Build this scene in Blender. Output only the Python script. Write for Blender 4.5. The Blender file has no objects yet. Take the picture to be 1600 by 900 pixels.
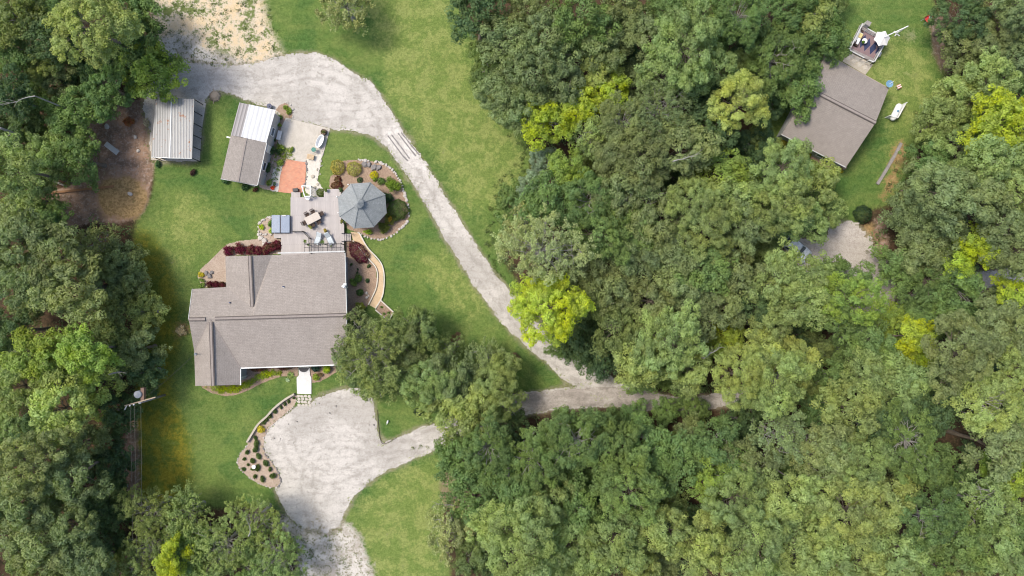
import bpy, bmesh, math, random
import numpy as np
from mathutils import Vector
C = bpy.context.scene
COL = C.collection
rad = math.radians

# ------------------------------------------------------------------ camera, sky, sun, exposure
CAMH = 85.0
MPP = 0.08                       # metres per photo pixel at ground level
cd = bpy.data.cameras.new("camera"); cam = bpy.data.objects.new("camera", cd); COL.objects.link(cam)
cam.location = (0, 0, CAMH); cam.rotation_euler = (0, 0, 0)
cd.sensor_width = 36; cd.lens = 36*CAMH/(1600*MPP); cd.clip_end = 3000; cd.clip_start = 0.5
C.camera = cam
w = bpy.data.worlds.new("World"); C.world = w; w.use_nodes = True
nt = w.node_tree; bg = nt.nodes["Background"]
sky = nt.nodes.new("ShaderNodeTexSky"); sky.sky_type = 'NISHITA'; sky.sun_disc = False
SUN_EL, SUN_AZ = 60.0, 292.0     # compass bearing the light comes from (image top = 0)
sky.sun_elevation = rad(SUN_EL); sky.sun_rotation = rad(SUN_AZ); sky.air_density = 1.0; sky.dust_density = 3.0
nt.links.new(sky.outputs[0], bg.inputs[0]); bg.inputs[1].default_value = 0.135
sl = bpy.data.lights.new("sun", 'SUN'); sl.energy = 1.9; sl.angle = rad(16); sl.color = (1, 0.94, 0.82)
so = bpy.data.objects.new("sun", sl); COL.objects.link(so); so.location = (-60, 20, 80)
so.rotation_euler = (rad(90-SUN_EL), 0, rad(180-SUN_AZ))
C.view_settings.view_transform = 'Standard'; C.view_settings.look = 'None'
C.view_settings.gamma = 1; C.view_settings.use_curve_mapping = False
C.view_settings.exposure = 0.75
C.cycles.pixel_filter_type = 'BLACKMAN_HARRIS'; C.cycles.filter_width = 1.1

# ------------------------------------------------------------------ helpers
def W(px, py, h=0.0):
    k = MPP*(1-h/CAMH)
    return Vector(((px-800)*k, (450-py)*k, h))

def tag(o, label=None, cat=None, group=None, kind=None):
    if label: o["label"] = label
    if cat: o["category"] = cat
    if group: o["group"] = group
    if kind: o["kind"] = kind
    return o

def thing(name, label, cat, loc=(0, 0, 0), rz=0.0, group=None):
    o = bpy.data.objects.new(name, None); COL.objects.link(o)
    o.location = loc; o.rotation_euler = (0, 0, rz); o.empty_display_size = 0.3
    return tag(o, label, cat, group)

class MB:
    def __init__(s): s.v = []; s.f = []; s.uv = []
    def face(s, pts, uv=None):
        n = len(s.v); s.v += [tuple(p) for p in pts]; s.f.append(tuple(range(n, n+len(pts))))
        s.uv.append(uv)
    def mesh_add(s, vs, fs):
        n = len(s.v); s.v += [tuple(p) for p in vs]
        for f in fs: s.f.append(tuple(n+i for i in f)); s.uv.append(None)
    def box(s, c, size, rz=0.0):
        x, y, z = size[0]/2, size[1]/2, size[2]/2; ca, sa = math.cos(rz), math.sin(rz)
        vs = []
        for dz in (-z, z):
            for dx, dy in ((-x, -y), (x, -y), (x, y), (-x, y)):
                vs.append((c[0]+dx*ca-dy*sa, c[1]+dx*sa+dy*ca, c[2]+dz))
        s.mesh_add(vs, [(3, 2, 1, 0), (4, 5, 6, 7), (0, 1, 5, 4), (1, 2, 6, 5), (2, 3, 7, 6), (3, 0, 4, 7)])
    def tube(s, p, q, r1, r2=None, n=8, cap=True):
        p = Vector(p); q = Vector(q); r2 = r1 if r2 is None else r2
        d = (q-p).normalized(); a = Vector((0, 0, 1)) if abs(d.z) < .9 else Vector((1, 0, 0))
        u = d.cross(a).normalized(); v = d.cross(u)
        vs = [p+(u*math.cos(t)+v*math.sin(t))*r1 for t in [2*math.pi*i/n for i in range(n)]]
        vs += [q+(u*math.cos(t)+v*math.sin(t))*r2 for t in [2*math.pi*i/n for i in range(n)]]
        fs = [(i, n+i, n+(i+1) % n, (i+1) % n) for i in range(n)]
        if cap: fs += [tuple(range(n)), tuple(reversed(range(n, 2*n)))]
        s.mesh_add(vs, fs)
    def bar(s, p, q, wd, ht):
        p = Vector(p); q = Vector(q); d = (q-p).normalized()
        a = Vector((0, 0, 1)) if abs(d.z) < .95 else Vector((1, 0, 0))
        u = d.cross(a).normalized()*wd/2; v = u.cross(d).normalized()*ht/2
        vs = [p-u-v, p+u-v, p+u+v, p-u+v, q-u-v, q+u-v, q+u+v, q-u+v]
        s.mesh_add(vs, [(0, 1, 2, 3), (7, 6, 5, 4), (0, 4, 5, 1), (1, 5, 6, 2), (2, 6, 7, 3), (3, 7, 4, 0)])
    def prism(s, pts, z0, z1):
        n = len(pts); a = sum(pts[i][0]*pts[(i+1) % n][1]-pts[(i+1) % n][0]*pts[i][1] for i in range(n))
        if a < 0: pts = pts[::-1]
        vs = [(p[0], p[1], z0) for p in pts]+[(p[0], p[1], z1) for p in pts]
        fs = [tuple(reversed(range(n))), tuple(range(n, 2*n))]+[(i, (i+1) % n, n+(i+1) % n, n+i) for i in range(n)]
        s.mesh_add(vs, fs)
    def lathe(s, prof, c=(0, 0, 0), n=16, sx=1, sy=1, rz=0):
        vs = []; ca, sa = math.cos(rz), math.sin(rz)
        for r, z in prof:
            for i in range(n):
                t = 2*math.pi*i/n; x, y = r*math.cos(t)*sx, r*math.sin(t)*sy
                vs.append((c[0]+x*ca-y*sa, c[1]+x*sa+y*ca, c[2]+z))
        fs = []
        for k in range(len(prof)-1):
            for i in range(n): fs.append((k*n+i, k*n+(i+1) % n, (k+1)*n+(i+1) % n, (k+1)*n+i))
        fs.append(tuple(reversed(range(n)))); fs.append(tuple(range((len(prof)-1)*n, len(prof)*n)))
        s.mesh_add(vs, fs)
    def stone(s, c, r, seed=0, flat=.6, sx=1, sy=1, rz=0):
        rr = random.Random(seed); n = 7; vs = []
        ca, sa = math.cos(rz), math.sin(rz)
        for k, (q, z) in enumerate(((.85, 0), (1, .45), (.62, .92))):
            for i in range(n):
                t = 2*math.pi*i/n+k*.3; m = r*q*rr.uniform(.78, 1.18)
                x, y = m*math.cos(t)*sx, m*math.sin(t)*sy
                vs.append((c[0]+x*ca-y*sa, c[1]+x*sa+y*ca, c[2]+z*r*flat*rr.uniform(.9, 1.1)))
        fs = [(k*n+i, k*n+(i+1) % n, (k+1)*n+(i+1) % n, (k+1)*n+i) for k in range(2) for i in range(n)]
        fs += [tuple(range(2*n, 3*n)), tuple(reversed(range(n)))]
        s.mesh_add(vs, fs)
    def build(s, name, m, parent=None, smooth=False, bevel=0):
        me = bpy.data.meshes.new(name); me.from_pydata(s.v, [], s.f)
        if any(u is not None for u in s.uv):
            ul = me.uv_layers.new(name="UVMap"); k = 0
            for f, u in zip(s.f, s.uv):
                for i in range(len(f)):
                    ul.data[k].uv = u[i] if u else (s.v[f[i]][0], s.v[f[i]][1]); k += 1
        if smooth: me.polygons.foreach_set("use_smooth", [True]*len(me.polygons))
        me.materials.append(m); o = bpy.data.objects.new(name, me); COL.objects.link(o)
        if parent: o.parent = parent
        if bevel:
            b = o.modifiers.new("bevel", 'BEVEL'); b.width = bevel; b.segments = 2; b.limit_method = 'ANGLE'
        return o

# ------------------------------------------------------------------ materials
def newmat(name):
    m = bpy.data.materials.new(name); m.use_nodes = True
    n = m.node_tree; b = n.nodes["Principled BSDF"]; b.inputs["Roughness"].default_value = .8
    b.inputs["Specular IOR Level"].default_value = .3
    return m, n, b
def N(n, t, **k):
    x = n.nodes.new(t)
    for a, v in k.items(): setattr(x, a, v)
    return x
def noise(n, vec, scale, detail=4, rough=.6):
    x = N(n, "ShaderNodeTexNoise"); x.inputs["Scale"].default_value = scale
    x.inputs["Detail"].default_value = detail; x.inputs["Roughness"].default_value = rough
    if vec: n.links.new(vec, x.inputs["Vector"])
    return x.outputs["Fac"]
def mrange(n, val, a, b, c=0., d=1.):
    x = N(n, "ShaderNodeMapRange"); n.links.new(val, x.inputs[0])
    x.interpolation_type = 'SMOOTHSTEP'
    for i, v in enumerate((a, b, c, d)): x.inputs[i+1].default_value = v
    return x.outputs[0]
def math_(n, op, a, b=0.):
    x = N(n, "ShaderNodeMath", operation=op)
    for i, v in enumerate((a, b)):
        if isinstance(v, (int, float)): x.inputs[i].default_value = v
        else: n.links.new(v, x.inputs[i])
    return x.outputs[0]
def mixc(n, f, a, b, mode='MIX'):
    x = N(n, "ShaderNodeMix", data_type='RGBA', blend_type=mode)
    for s, v in ((x.inputs[0], f), (x.inputs[6], a), (x.inputs[7], b)):
        if isinstance(v, (int, float)): s.default_value = v
        elif isinstance(v, tuple): s.default_value = (*v, 1) if len(v) == 3 else v
        else: n.links.new(v, s)
    return x.outputs[2]
def bump(n, b, h, strength=.5, dist=.02):
    x = N(n, "ShaderNodeBump"); x.inputs["Strength"].default_value = strength; x.inputs["Distance"].default_value = dist
    n.links.new(h, x.inputs["Height"]); n.links.new(x.outputs[0], b.inputs["Normal"])
def objvec(n): return N(n, "ShaderNodeTexCoord").outputs["Object"]
def geopos(n): return N(n, "ShaderNodeNewGeometry").outputs["Position"]

def simple(name, c1, c2=None, scale=3., rough=.8, fine=25., bmp=.2, metal=0., spec=.3):
    m, n, b = newmat(name); v = geopos(n)
    c2 = c2 or tuple(x*.7 for x in c1)
    f = mrange(n, noise(n, v, scale, 5, .65), .35, .65)
    col = mixc(n, f, c1, c2)
    g = noise(n, v, fine, 3, .7)
    col = mixc(n, .55, col, mixc(n, mrange(n, g, .3, .7), tuple(x*.65 for x in c1), tuple(min(1, x*1.3) for x in c1)))
    n.links.new(col, b.inputs["Base Color"]); b.inputs["Roughness"].default_value = rough
    b.inputs["Metallic"].default_value = metal; b.inputs["Specular IOR Level"].default_value = spec
    if bmp: bump(n, b, g, bmp, .02)
    return m

def shingle(name, c1, c2, cdark, rowh=.19):
    m, n, b = newmat(name)
    uv = N(n, "ShaderNodeTexCoord").outputs["UV"]; v = geopos(n)
    warp = N(n, "ShaderNodeVectorMath", operation='ADD')
    nv = N(n, "ShaderNodeTexNoise"); nv.inputs["Scale"].default_value = .7; n.links.new(uv, nv.inputs["Vector"])
    sc = N(n, "ShaderNodeVectorMath", operation='SCALE'); n.links.new(nv.outputs["Color"], sc.inputs[0]); sc.inputs[3].default_value = .22
    n.links.new(uv, warp.inputs[0]); n.links.new(sc.outputs[0], warp.inputs[1])
    br = N(n, "ShaderNodeTexBrick"); n.links.new(warp.outputs[0], br.inputs["Vector"])
    br.inputs["Scale"].default_value = 1; br.inputs["Brick Width"].default_value = .42; br.inputs["Row Height"].default_value = rowh
    br.inputs["Mortar Size"].default_value = .018; br.inputs["Mortar Smooth"].default_value = .5; br.inputs["Bias"].default_value = 0
    br.inputs["Color1"].default_value = (*c1, 1); br.inputs["Color2"].default_value = (*c2, 1); br.inputs["Mortar"].default_value = (*cdark, 1)
    big = mrange(n, noise(n, v, .35, 5, .7), .38, .62)
    col = mixc(n, math_(n, 'MULTIPLY', big, .34), br.outputs["Color"], tuple(x*.62 for x in c1))
    smp = N(n, "ShaderNodeMapping"); n.links.new(uv, smp.inputs[0]); smp.inputs["Scale"].default_value = (2.6, .22, 1)
    col = mixc(n, math_(n, 'MULTIPLY', mrange(n, noise(n, smp.outputs[0], 1., 5, .7), .5, .62), .30), col, tuple(x*.66 for x in c1))
    col = mixc(n, math_(n, 'MULTIPLY', mrange(n, noise(n, v, 2.2, 5, .8), .5, .6), .22), col, tuple(min(1, x*1.25) for x in c2))
    fine = noise(n, v, 14, 4, .8)
    col = mixc(n, .4, col, mixc(n, mrange(n, fine, .3, .7), tuple(x*.6 for x in c1), tuple(x*1.35 for x in c2)))
    n.links.new(col, b.inputs["Base Color"]); b.inputs["Roughness"].default_value = .9
    bump(n, b, br.outputs["Fac"], -.4, .02)
    return m

def ribbed(name, c1, rust=0., pitch=.24, metal=.2, rough=.5, dark=.72):
    m, n, b = newmat(name)
    uv = N(n, "ShaderNodeTexCoord").outputs["UV"]; v = geopos(n)
    wv = N(n, "ShaderNodeTexWave", wave_type='BANDS', bands_direction='X', wave_profile='SIN')
    wv.inputs["Scale"].default_value = 1/pitch/3.183; n.links.new(uv, wv.inputs["Vector"])
    st = N(n, "ShaderNodeMapping"); n.links.new(uv, st.inputs[0]); st.inputs["Scale"].default_value = (6, .5, 1)
    streak = mrange(n, noise(n, st.outputs[0], 1.0, 5, .7), .4, .7)
    col = mixc(n, math_(n, 'MULTIPLY', mrange(n, wv.outputs["Fac"], 0, .5, 1, 0), .8), c1, tuple(x*dark*.8 for x in c1))
    col = mixc(n, math_(n, 'MULTIPLY', streak, .35), col, tuple(x*.6 for x in c1))
    if rust:
        spots = mrange(n, noise(n, v, .75, 6, .75), .60, .635, 0, rust)
        col = mixc(n, spots, col, (.22, .10, .05))
        st2 = mrange(n, noise(n, st.outputs[0], 2.3, 4, .6), .62, .68, 0, rust*.8)
        col = mixc(n, st2, col, (.12, .08, .06))
    n.links.new(col, b.inputs["Base Color"]); b.inputs["Metallic"].default_value = metal; b.inputs["Roughness"].default_value = rough
    bump(n, b, wv.outputs["Fac"], .5, .03)
    return m

def boards(name, c1, c2, width=.14, rot=0.):
    m, n, b = newmat(name)
    v = geopos(n); mp = N(n, "ShaderNodeMapping"); n.links.new(v, mp.inputs[0]); mp.inputs["Rotation"].default_value = (0, 0, rot)
    br = N(n, "ShaderNodeTexBrick"); n.links.new(mp.outputs[0], br.inputs["Vector"])
    br.inputs["Scale"].default_value = 1; br.inputs["Brick Width"].default_value = 3.6; br.inputs["Row Height"].default_value = width
    br.inputs["Mortar Size"].default_value = .01; br.inputs["Color1"].default_value = (*c1, 1); br.inputs["Color2"].default_value = (*c2, 1)
    br.inputs["Mortar"].default_value = (*[x*.35 for x in c1], 1)
    st = N(n, "ShaderNodeMapping"); n.links.new(mp.outputs[0], st.inputs[0]); st.inputs["Scale"].default_value = (.6, 7, 1)
    g = noise(n, st.outputs[0], 2.0, 5, .7); big = mrange(n, noise(n, v, .6, 4), .4, .65)
    col = mixc(n, math_(n, 'MULTIPLY', mrange(n, g, .35, .65), .4), br.outputs["Color"], tuple(x*.7 for x in c2))
    col = mixc(n, math_(n, 'MULTIPLY', big, .25), col, tuple(x*.7 for x in c1))
    n.links.new(col, b.inputs["Base Color"]); bump(n, b, br.outputs["Fac"], -.4, .01)
    return m

def leafmat(name, trans=.42):
    m, n, b = newmat(name)
    oi = N(n, "ShaderNodeObjectInfo"); at = N(n, "ShaderNodeAttribute", attribute_name="rnd")
    col = oi.outputs["Color"]
    k = mrange(n, at.outputs["Fac"], 0, 1, .62, 1.42)
    hs = N(n, "ShaderNodeHueSaturation"); n.links.new(col, hs.inputs["Color"]); n.links.new(k, hs.inputs["Value"])
    pos = geopos(n); nz = noise(n, pos, .45, 3, .5)
    n.links.new(mrange(n, nz, .3, .7, .485, .512), hs.inputs["Hue"])
    n.links.new(mrange(n, nz, .3, .7, 1.06, .9), hs.inputs["Saturation"])
    nf = noise(n, pos, 1.6, 3, .6)
    out = mixc(n, math_(n, 'MULTIPLY', mrange(n, nf, .48, .62), .25), hs.outputs[0], (.26, .33, .10))
    n.links.new(out, b.inputs["Base Color"]); b.inputs["Roughness"].default_value = .6; b.inputs["Specular IOR Level"].default_value = .25
    tr = N(n, "ShaderNodeBsdfTranslucent"); n.links.new(mixc(n, 1., out, (1.15, 1.25, .55), 'MULTIPLY'), tr.inputs[0])
    ms = N(n, "ShaderNodeMixShader"); ms.inputs[0].default_value = trans
    n.links.new(b.outputs[0], ms.inputs[1]); n.links.new(tr.outputs[0], ms.inputs[2])
    n.links.new(ms.outputs[0], n.nodes["Material Output"].inputs[0])
    return m

M = {}
M['leaf'] = leafmat("foliage")
M['bark'] = simple("bark", (.20, .165, .13), (.12, .095, .075), 2, .95)
M['palebark'] = simple("pale_bark", (.36, .34, .31), (.20, .18, .16), 1.5, .9)
M['roof_main'] = shingle("taupe_shingles", (.272, .236, .208), (.338, .30, .268), (.155, .134, .118))
M['roof_nb'] = shingle("dark_taupe_shingles", (.245, .212, .188), (.305, .27, .24), (.14, .12, .105))
M['roof_cap'] = simple("ridge_shingles", (.25, .215, .195), (.32, .28, .25), 4, .9)
M['roof_dark'] = simple("ridge_shadow_seam", (.10, .085, .078), (.14, .12, .11), 4, .9)  # dark tone painted for the shadow lines beside the ridge vents
M['roof_gaz'] = shingle("slate_blue_shingles", (.215, .235, .24), (.33, .345, .345), (.12, .13, .135), .17)
M['roof_shop'] = shingle("brown_grey_shingles", (.26, .23, .205), (.33, .295, .265), (.17, .15, .13))
M['metal_old'] = ribbed("weathered_roof_metal", (.275, .275, .275), .9, .34, dark=.9)
M['metal_grey'] = ribbed("grey_roof_metal", (.30, .285, .29), .1, .5)
M['metal_white'] = ribbed("white_roof_metal", (.66, .66, .66), .0, .5, .05, .45, .95)
M['white'] = simple("white_paint", (.78, .78, .76), (.66, .66, .64), 1.2, .5, 30, .05)
M['offwhite'] = simple("offwhite_trim", (.55, .55, .53), (.42, .42, .41), 1.2, .6, 30, .05)
M['siding'] = simple("grey_siding", (.40, .40, .40), (.33, .33, .34), .8, .7)
M['brickwall'] = simple("brown_wall", (.20, .13, .10), (.14, .10, .08), 3, .85)
M['black'] = simple("black_metal", (.025, .025, .028), (.04, .04, .045), 4, .45, 30, .05)
M['darkbrown'] = simple("dark_wicker", (.07, .045, .035), (.04, .03, .028), 6, .8)
M['beige'] = simple("beige_tabletop", (.50, .44, .38), (.40, .35, .30), 3, .5)
M['glass'] = simple("window_glass", (.05, .07, .10), (.03, .04, .06), 2, .1, 20, 0, 0, .6)
M['concrete'] = simple("concrete", (.52, .475, .41), (.38, .34, .28), .9, .9, 12, .15)
M['pale_concrete'] = simple("pale_concrete", (.66, .645, .62), (.56, .54, .51), 1.5, .85, 15, .1)
M['stone'] = simple("pale_stone", (.52, .48, .43), (.34, .30, .27), 3, .9)
M['greystone'] = simple("grey_stone", (.24, .22, .21), (.13, .12, .12), 3, .9)
M['wallstone'] = simple("tan_wall_stone", (.46, .41, .33), (.34, .30, .24), 4, .9)
M['tan'] = simple("tan_gravel", (.56, .42, .27), (.46, .335, .21), 1.3, .95, 14, .3)
M['edging'] = simple("pale_edging", (.62, .58, .50), (.5, .46, .40), 3, .9)
M['wood'] = simple("bare_wood", (.40, .32, .23), (.28, .21, .15), 2, .85)
M['rustwood'] = simple("rusty_wood", (.30, .16, .08), (.2, .11, .06), 2, .9)
M['greywood'] = simple("grey_wood", (.30, .275, .26), (.2, .18, .17), 3, .9)
M['blue_cover'] = simple("blue_vinyl", (.22, .265, .34), (.27, .31, .385), .8, .45, 10, .1)
M['blue'] = simple("blue_paint", (.16, .30, .42), (.12, .22, .34), 2, .5)
M['navy'] = simple("navy_plastic", (.05, .06, .12), (.09, .1, .16), 2, .5)
M['red'] = simple("red_paint", (.55, .05, .04), (.4, .04, .04), 2, .5)
M['orange'] = simple("terracotta", (.50, .20, .12), (.40, .15, .09), 2, .8)
M['teal'] = simple("green_metal", (.05, .22, .17), (.04, .15, .12), 3, .5)
M['yellow'] = simple("yellow_cushion", (.62, .52, .22), (.5, .4, .2), 3, .8)
M['cushion'] = simple("pale_cushion", (.55, .60, .62), (.45, .50, .54), 3, .8)
M['rug'] = simple("mauve_rug", (.24, .165, .17), (.19, .13, .135), 3, .95)
M['rugnavy'] = simple("navy_rug_pattern", (.035, .045, .10), (.05, .06, .12), 3, .95)
M['canvas'] = simple("white_canvas", (.72, .70, .67), (.62, .60, .57), 1.5, .8)
M['grey_metal'] = simple("grey_metal", (.24, .26, .29), (.17, .19, .21), 3, .6, 20, .05)
M['rustmetal'] = simple("rusted_metal", (.20, .12, .09), (.14, .09, .08), 3, .6)
M['carpaint'] = simple("white_car_paint", (.72, .76, .80), (.66, .70, .75), .6, .25, 5, 0, 0, .5)
M['rubber'] = simple("rubber", (.02, .02, .02), (.03, .03, .03), 6, .8)
M['deck'] = boards("grey_deck_boards", (.52, .475, .45), (.46, .42, .40), .14, math.pi/2)
M['deck2'] = boards("weathered_deck_boards", (.34, .30, .29), (.28, .25, .24), .14, rad(-28))
M['wire'] = simple("aluminium_wire", (.16, .15, .12), (.1, .1, .08), 2, .5)

def brickpave():
    m, n, b = newmat("salmon_brick_paving"); v = geopos(n)
    mp = N(n, "ShaderNodeMapping"); n.links.new(v, mp.inputs[0]); mp.inputs["Rotation"].default_value = (0, 0, rad(12))
    br = N(n, "ShaderNodeTexBrick"); n.links.new(mp.outputs[0], br.inputs["Vector"])
    br.inputs["Scale"].default_value = 1; br.inputs["Brick Width"].default_value = .3; br.inputs["Row Height"].default_value = .15
    br.inputs["Mortar Size"].default_value = .012; br.inputs["Color1"].default_value = (.60, .27, .16, 1); br.inputs["Color2"].default_value = (.52, .215, .135, 1)
    br.inputs["Mortar"].default_value = (.42, .26, .19, 1)
    col = mixc(n, math_(n, 'MULTIPLY', mrange(n, noise(n, v, 1.1, 5, .7), .45, .7), .45), br.outputs["Color"], (.60, .36, .24))
    col = mixc(n, math_(n, 'MULTIPLY', mrange(n, noise(n, v, 5, 4, .7), .55, .7), .4), col, (.34, .15, .10))
    n.links.new(col, b.inputs["Base Color"]); return m
M['brickpave'] = brickpave()

def gravelmat(name, c1, c2, c3):
    m, n, b = newmat(name); v = geopos(n)
    col = mixc(n, mrange(n, noise(n, v, .16, 6, .65), .43, .57), c1, c2)
    col = mixc(n, math_(n, 'MULTIPLY', mrange(n, noise(n, v, .55, 6, .78), .52, .62), .55), col, c3)
    col = mixc(n, math_(n, 'MULTIPLY', mrange(n, noise(n, v, 1.7, 5, .8), .55, .62), .5), col, tuple(x*.8 for x in c3))
    tk_ = N(n, "ShaderNodeAttribute", attribute_name="track").outputs["Fac"]
    col = mixc(n, math_(n, 'MULTIPLY', math_(n, 'MULTIPLY', tk_, mrange(n, noise(n, v, .9, 4, .7), .40, .58)), .55), col, tuple(x*.92 for x in c3))
    # faint wheel swirls
    wv = N(n, "ShaderNodeTexWave", wave_type='RINGS'); wv.inputs["Scale"].default_value = .28; wv.inputs["Distortion"].default_value = 9
    wv.inputs["Detail"].default_value = 4; wv.inputs["Detail Scale"].default_value = .6
    mp = N(n, "ShaderNodeMapping"); n.links.new(v, mp.inputs[0]); mp.inputs["Location"].default_value = (22, 22, 0); n.links.new(mp.outputs[0], wv.inputs["Vector"])
    col = mixc(n, math_(n, 'MULTIPLY', mrange(n, wv.outputs["Fac"], .8, .98), .22), col, c3)
    sp = N(n, "ShaderNodeTexVoronoi"); sp.inputs["Scale"].default_value = 3.2; n.links.new(v, sp.inputs["Vector"])
    f = math_(n, 'MULTIPLY', mrange(n, sp.outputs["Distance"], .09, .13, 1, 0), mrange(n, noise(n, v, .22, 3), .5, .6))
    col = mixc(n, f, col, tuple(x*.45 for x in c3))
    fine = noise(n, v, 9, 4, .85)
    col = mixc(n, 1., col, mixc(n, mrange(n, fine, .36, .64), (.82, .81, .80), (1.14, 1.14, 1.14)), 'MULTIPLY')
    n.links.new(col, b.inputs["Base Color"]); b.inputs["Roughness"].default_value = .95
    bump(n, b, fine, .3, .03); return m
M['gravel'] = gravelmat("pale_gravel", (.53, .497, .455), (.42, .392, .355), (.30, .275, .243))
M['rutted'] = gravelmat("rutted_pale_concrete", (.60, .565, .52), (.50, .47, .43), (.36, .33, .30))
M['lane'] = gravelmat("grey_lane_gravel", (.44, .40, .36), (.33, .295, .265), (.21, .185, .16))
M['asphalt_pad'] = gravelmat("tan_parking_gravel", (.50, .455, .41), (.41, .37, .33), (.30, .26, .23))
def mulchmat():
    m, n, b = newmat("brown_mulch"); v = geopos(n)
    col = mixc(n, mrange(n, noise(n, v, .8, 5, .7), .38, .62), (.34, .23, .155), (.24, .155, .105))
    f = noise(n, v, 7, 5, .85)
    col = mixc(n, .55, col, mixc(n, mrange(n, f, .35, .65), (.13, .085, .06), (.48, .36, .26)))
    n.links.new(col, b.inputs["Base Color"]); bump(n, b, f, .5, .04); return m
M['mulch'] = mulchmat()
def mulchpale():
    m, n, b = newmat("pale_mulch"); v = geopos(n)
    col = mixc(n, mrange(n, noise(n, v, .8, 5, .7), .38, .62), (.42, .33, .26), (.34, .25, .19))
    f = noise(n, v, 7, 5, .85)
    col = mixc(n, .5, col, mixc(n, mrange(n, f, .35, .65), (.2, .14, .1), (.55, .45, .36)))
    n.links.new(col, b.inputs["Base Color"]); bump(n, b, f, .5, .04); return m
M['mulchpale'] = mulchpale()

# ------------------------------------------------------------------ ground
def pip(X, Y, poly):
    ins = np.zeros(X.shape, bool); n = len(poly); j = n-1
    for i in range(n):
        xi, yi = poly[i]; xj, yj = poly[j]
        if yi != yj:
            c = ((yi > Y) != (yj > Y)) & (X < (xj-xi)*(Y-yi)/(yj-yi)+xi)
            ins ^= c
        j = i
    return ins
def blur(a, k, it=2):
    for _ in range(it):
        for ax in (0, 1):
            p = np.pad(a, [(k, k) if x == ax else (0, 0) for x in (0, 1)], mode='edge')
            cs = np.cumsum(p, axis=ax); z = np.zeros_like(np.take(cs, [0], axis=ax)); cs = np.concatenate([z, cs], axis=ax)
            n = a.shape[ax]
            hi = np.take(cs, range(2*k+1, 2*k+1+n), axis=ax); lo = np.take(cs, range(0, n), axis=ax)
            a = (hi-lo)/(2*k+1)
    return a
DRIVE = [(222, 165), (236, 128), (268, 104), (300, 98), (345, 101), (400, 100), (432, 90), (462, 83), (500, 84), (528, 98), (552, 116), (580, 128), (602, 158), (622, 192),
         (645, 225), (672, 268), (704, 318), (742, 380), (775, 430), (806, 464), (842, 508), (880, 545), (912, 566), (945, 580), (968, 600), (960, 622),
         (922, 618), (886, 596), (854, 568), (822, 541), (792, 514), (765, 478), (722, 418), (692, 368), (655, 302), (628, 262), (600, 226), (578, 212), (545, 204), (518, 202),
         (480, 192), (447, 184), (432, 170), (402, 163), (375, 152), (350, 142), (328, 143), (318, 165), (314, 200), (312, 252), (238, 252), (232, 200)]
CIRCLE = [(412, 688), (420, 668), (442, 650), (463, 635), (486, 630), (500, 618), (525, 610), (552, 606), (574, 609), (583, 628), (588, 655), (592, 680), (598, 694),
          (625, 682), (660, 668), (700, 655), (740, 634), (790, 618), (835, 612), (900, 604), (960, 596), (1010, 612), (1060, 622), (1110, 617), (1180, 600), (1240, 566), (1300, 532),
          (1350, 505), (1400, 472), (1450, 446), (1500, 432), (1560, 422), (1680, 405), (1680, 430), (1570, 446), (1500, 456), (1440, 480), (1390, 504), (1330, 540), (1260, 580), (1190, 622), (1115, 638),
          (1050, 642), (985, 640), (940, 634), (890, 640), (835, 646), (790, 655), (745, 676), (708, 692), (655, 712), (610, 733), (575, 754), (553, 775), (542, 800), (532, 830),
          (505, 838), (478, 828), (455, 812), (440, 790), (428, 764), (438, 750), (434, 735), (424, 720), (413, 706)]
PAD = [(1284, 378), (1300, 352), (1330, 346), (1362, 372), (1380, 405), (1400, 450), (1390, 480), (1350, 498), (1320, 470), (1290, 450), (1240, 440), (1220, 400), (1245, 370)]
LAWN1 = [(240, -15), (705, -15), (745, 60), (770, 150), (825, 215), (835, 270), (795, 300), (780, 400), (830, 470), (905, 560), (935, 590), (900, 612), (830, 650), (720, 695), (722, 760),
         (690, 800), (690, 860), (720, 920), (540, 920), (430, 790), (212, 800), (208, 640), (215, 560), (215, 440), (205, 380), (215, 340), (240, 300), (240, 260), (240, 130), (255, 90)]
LAWN2 = [(1150, 240), (1180, 190), (1230, 60), (1290, -15), (1455, -15), (1470, 40), (1485, 100), (1460, 160), (1440, 210), (1425, 260), (1400, 320), (1380, 340), (1375, 300), (1345, 350), (1300, 380), (1220, 330), (1180, 280)]
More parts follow.
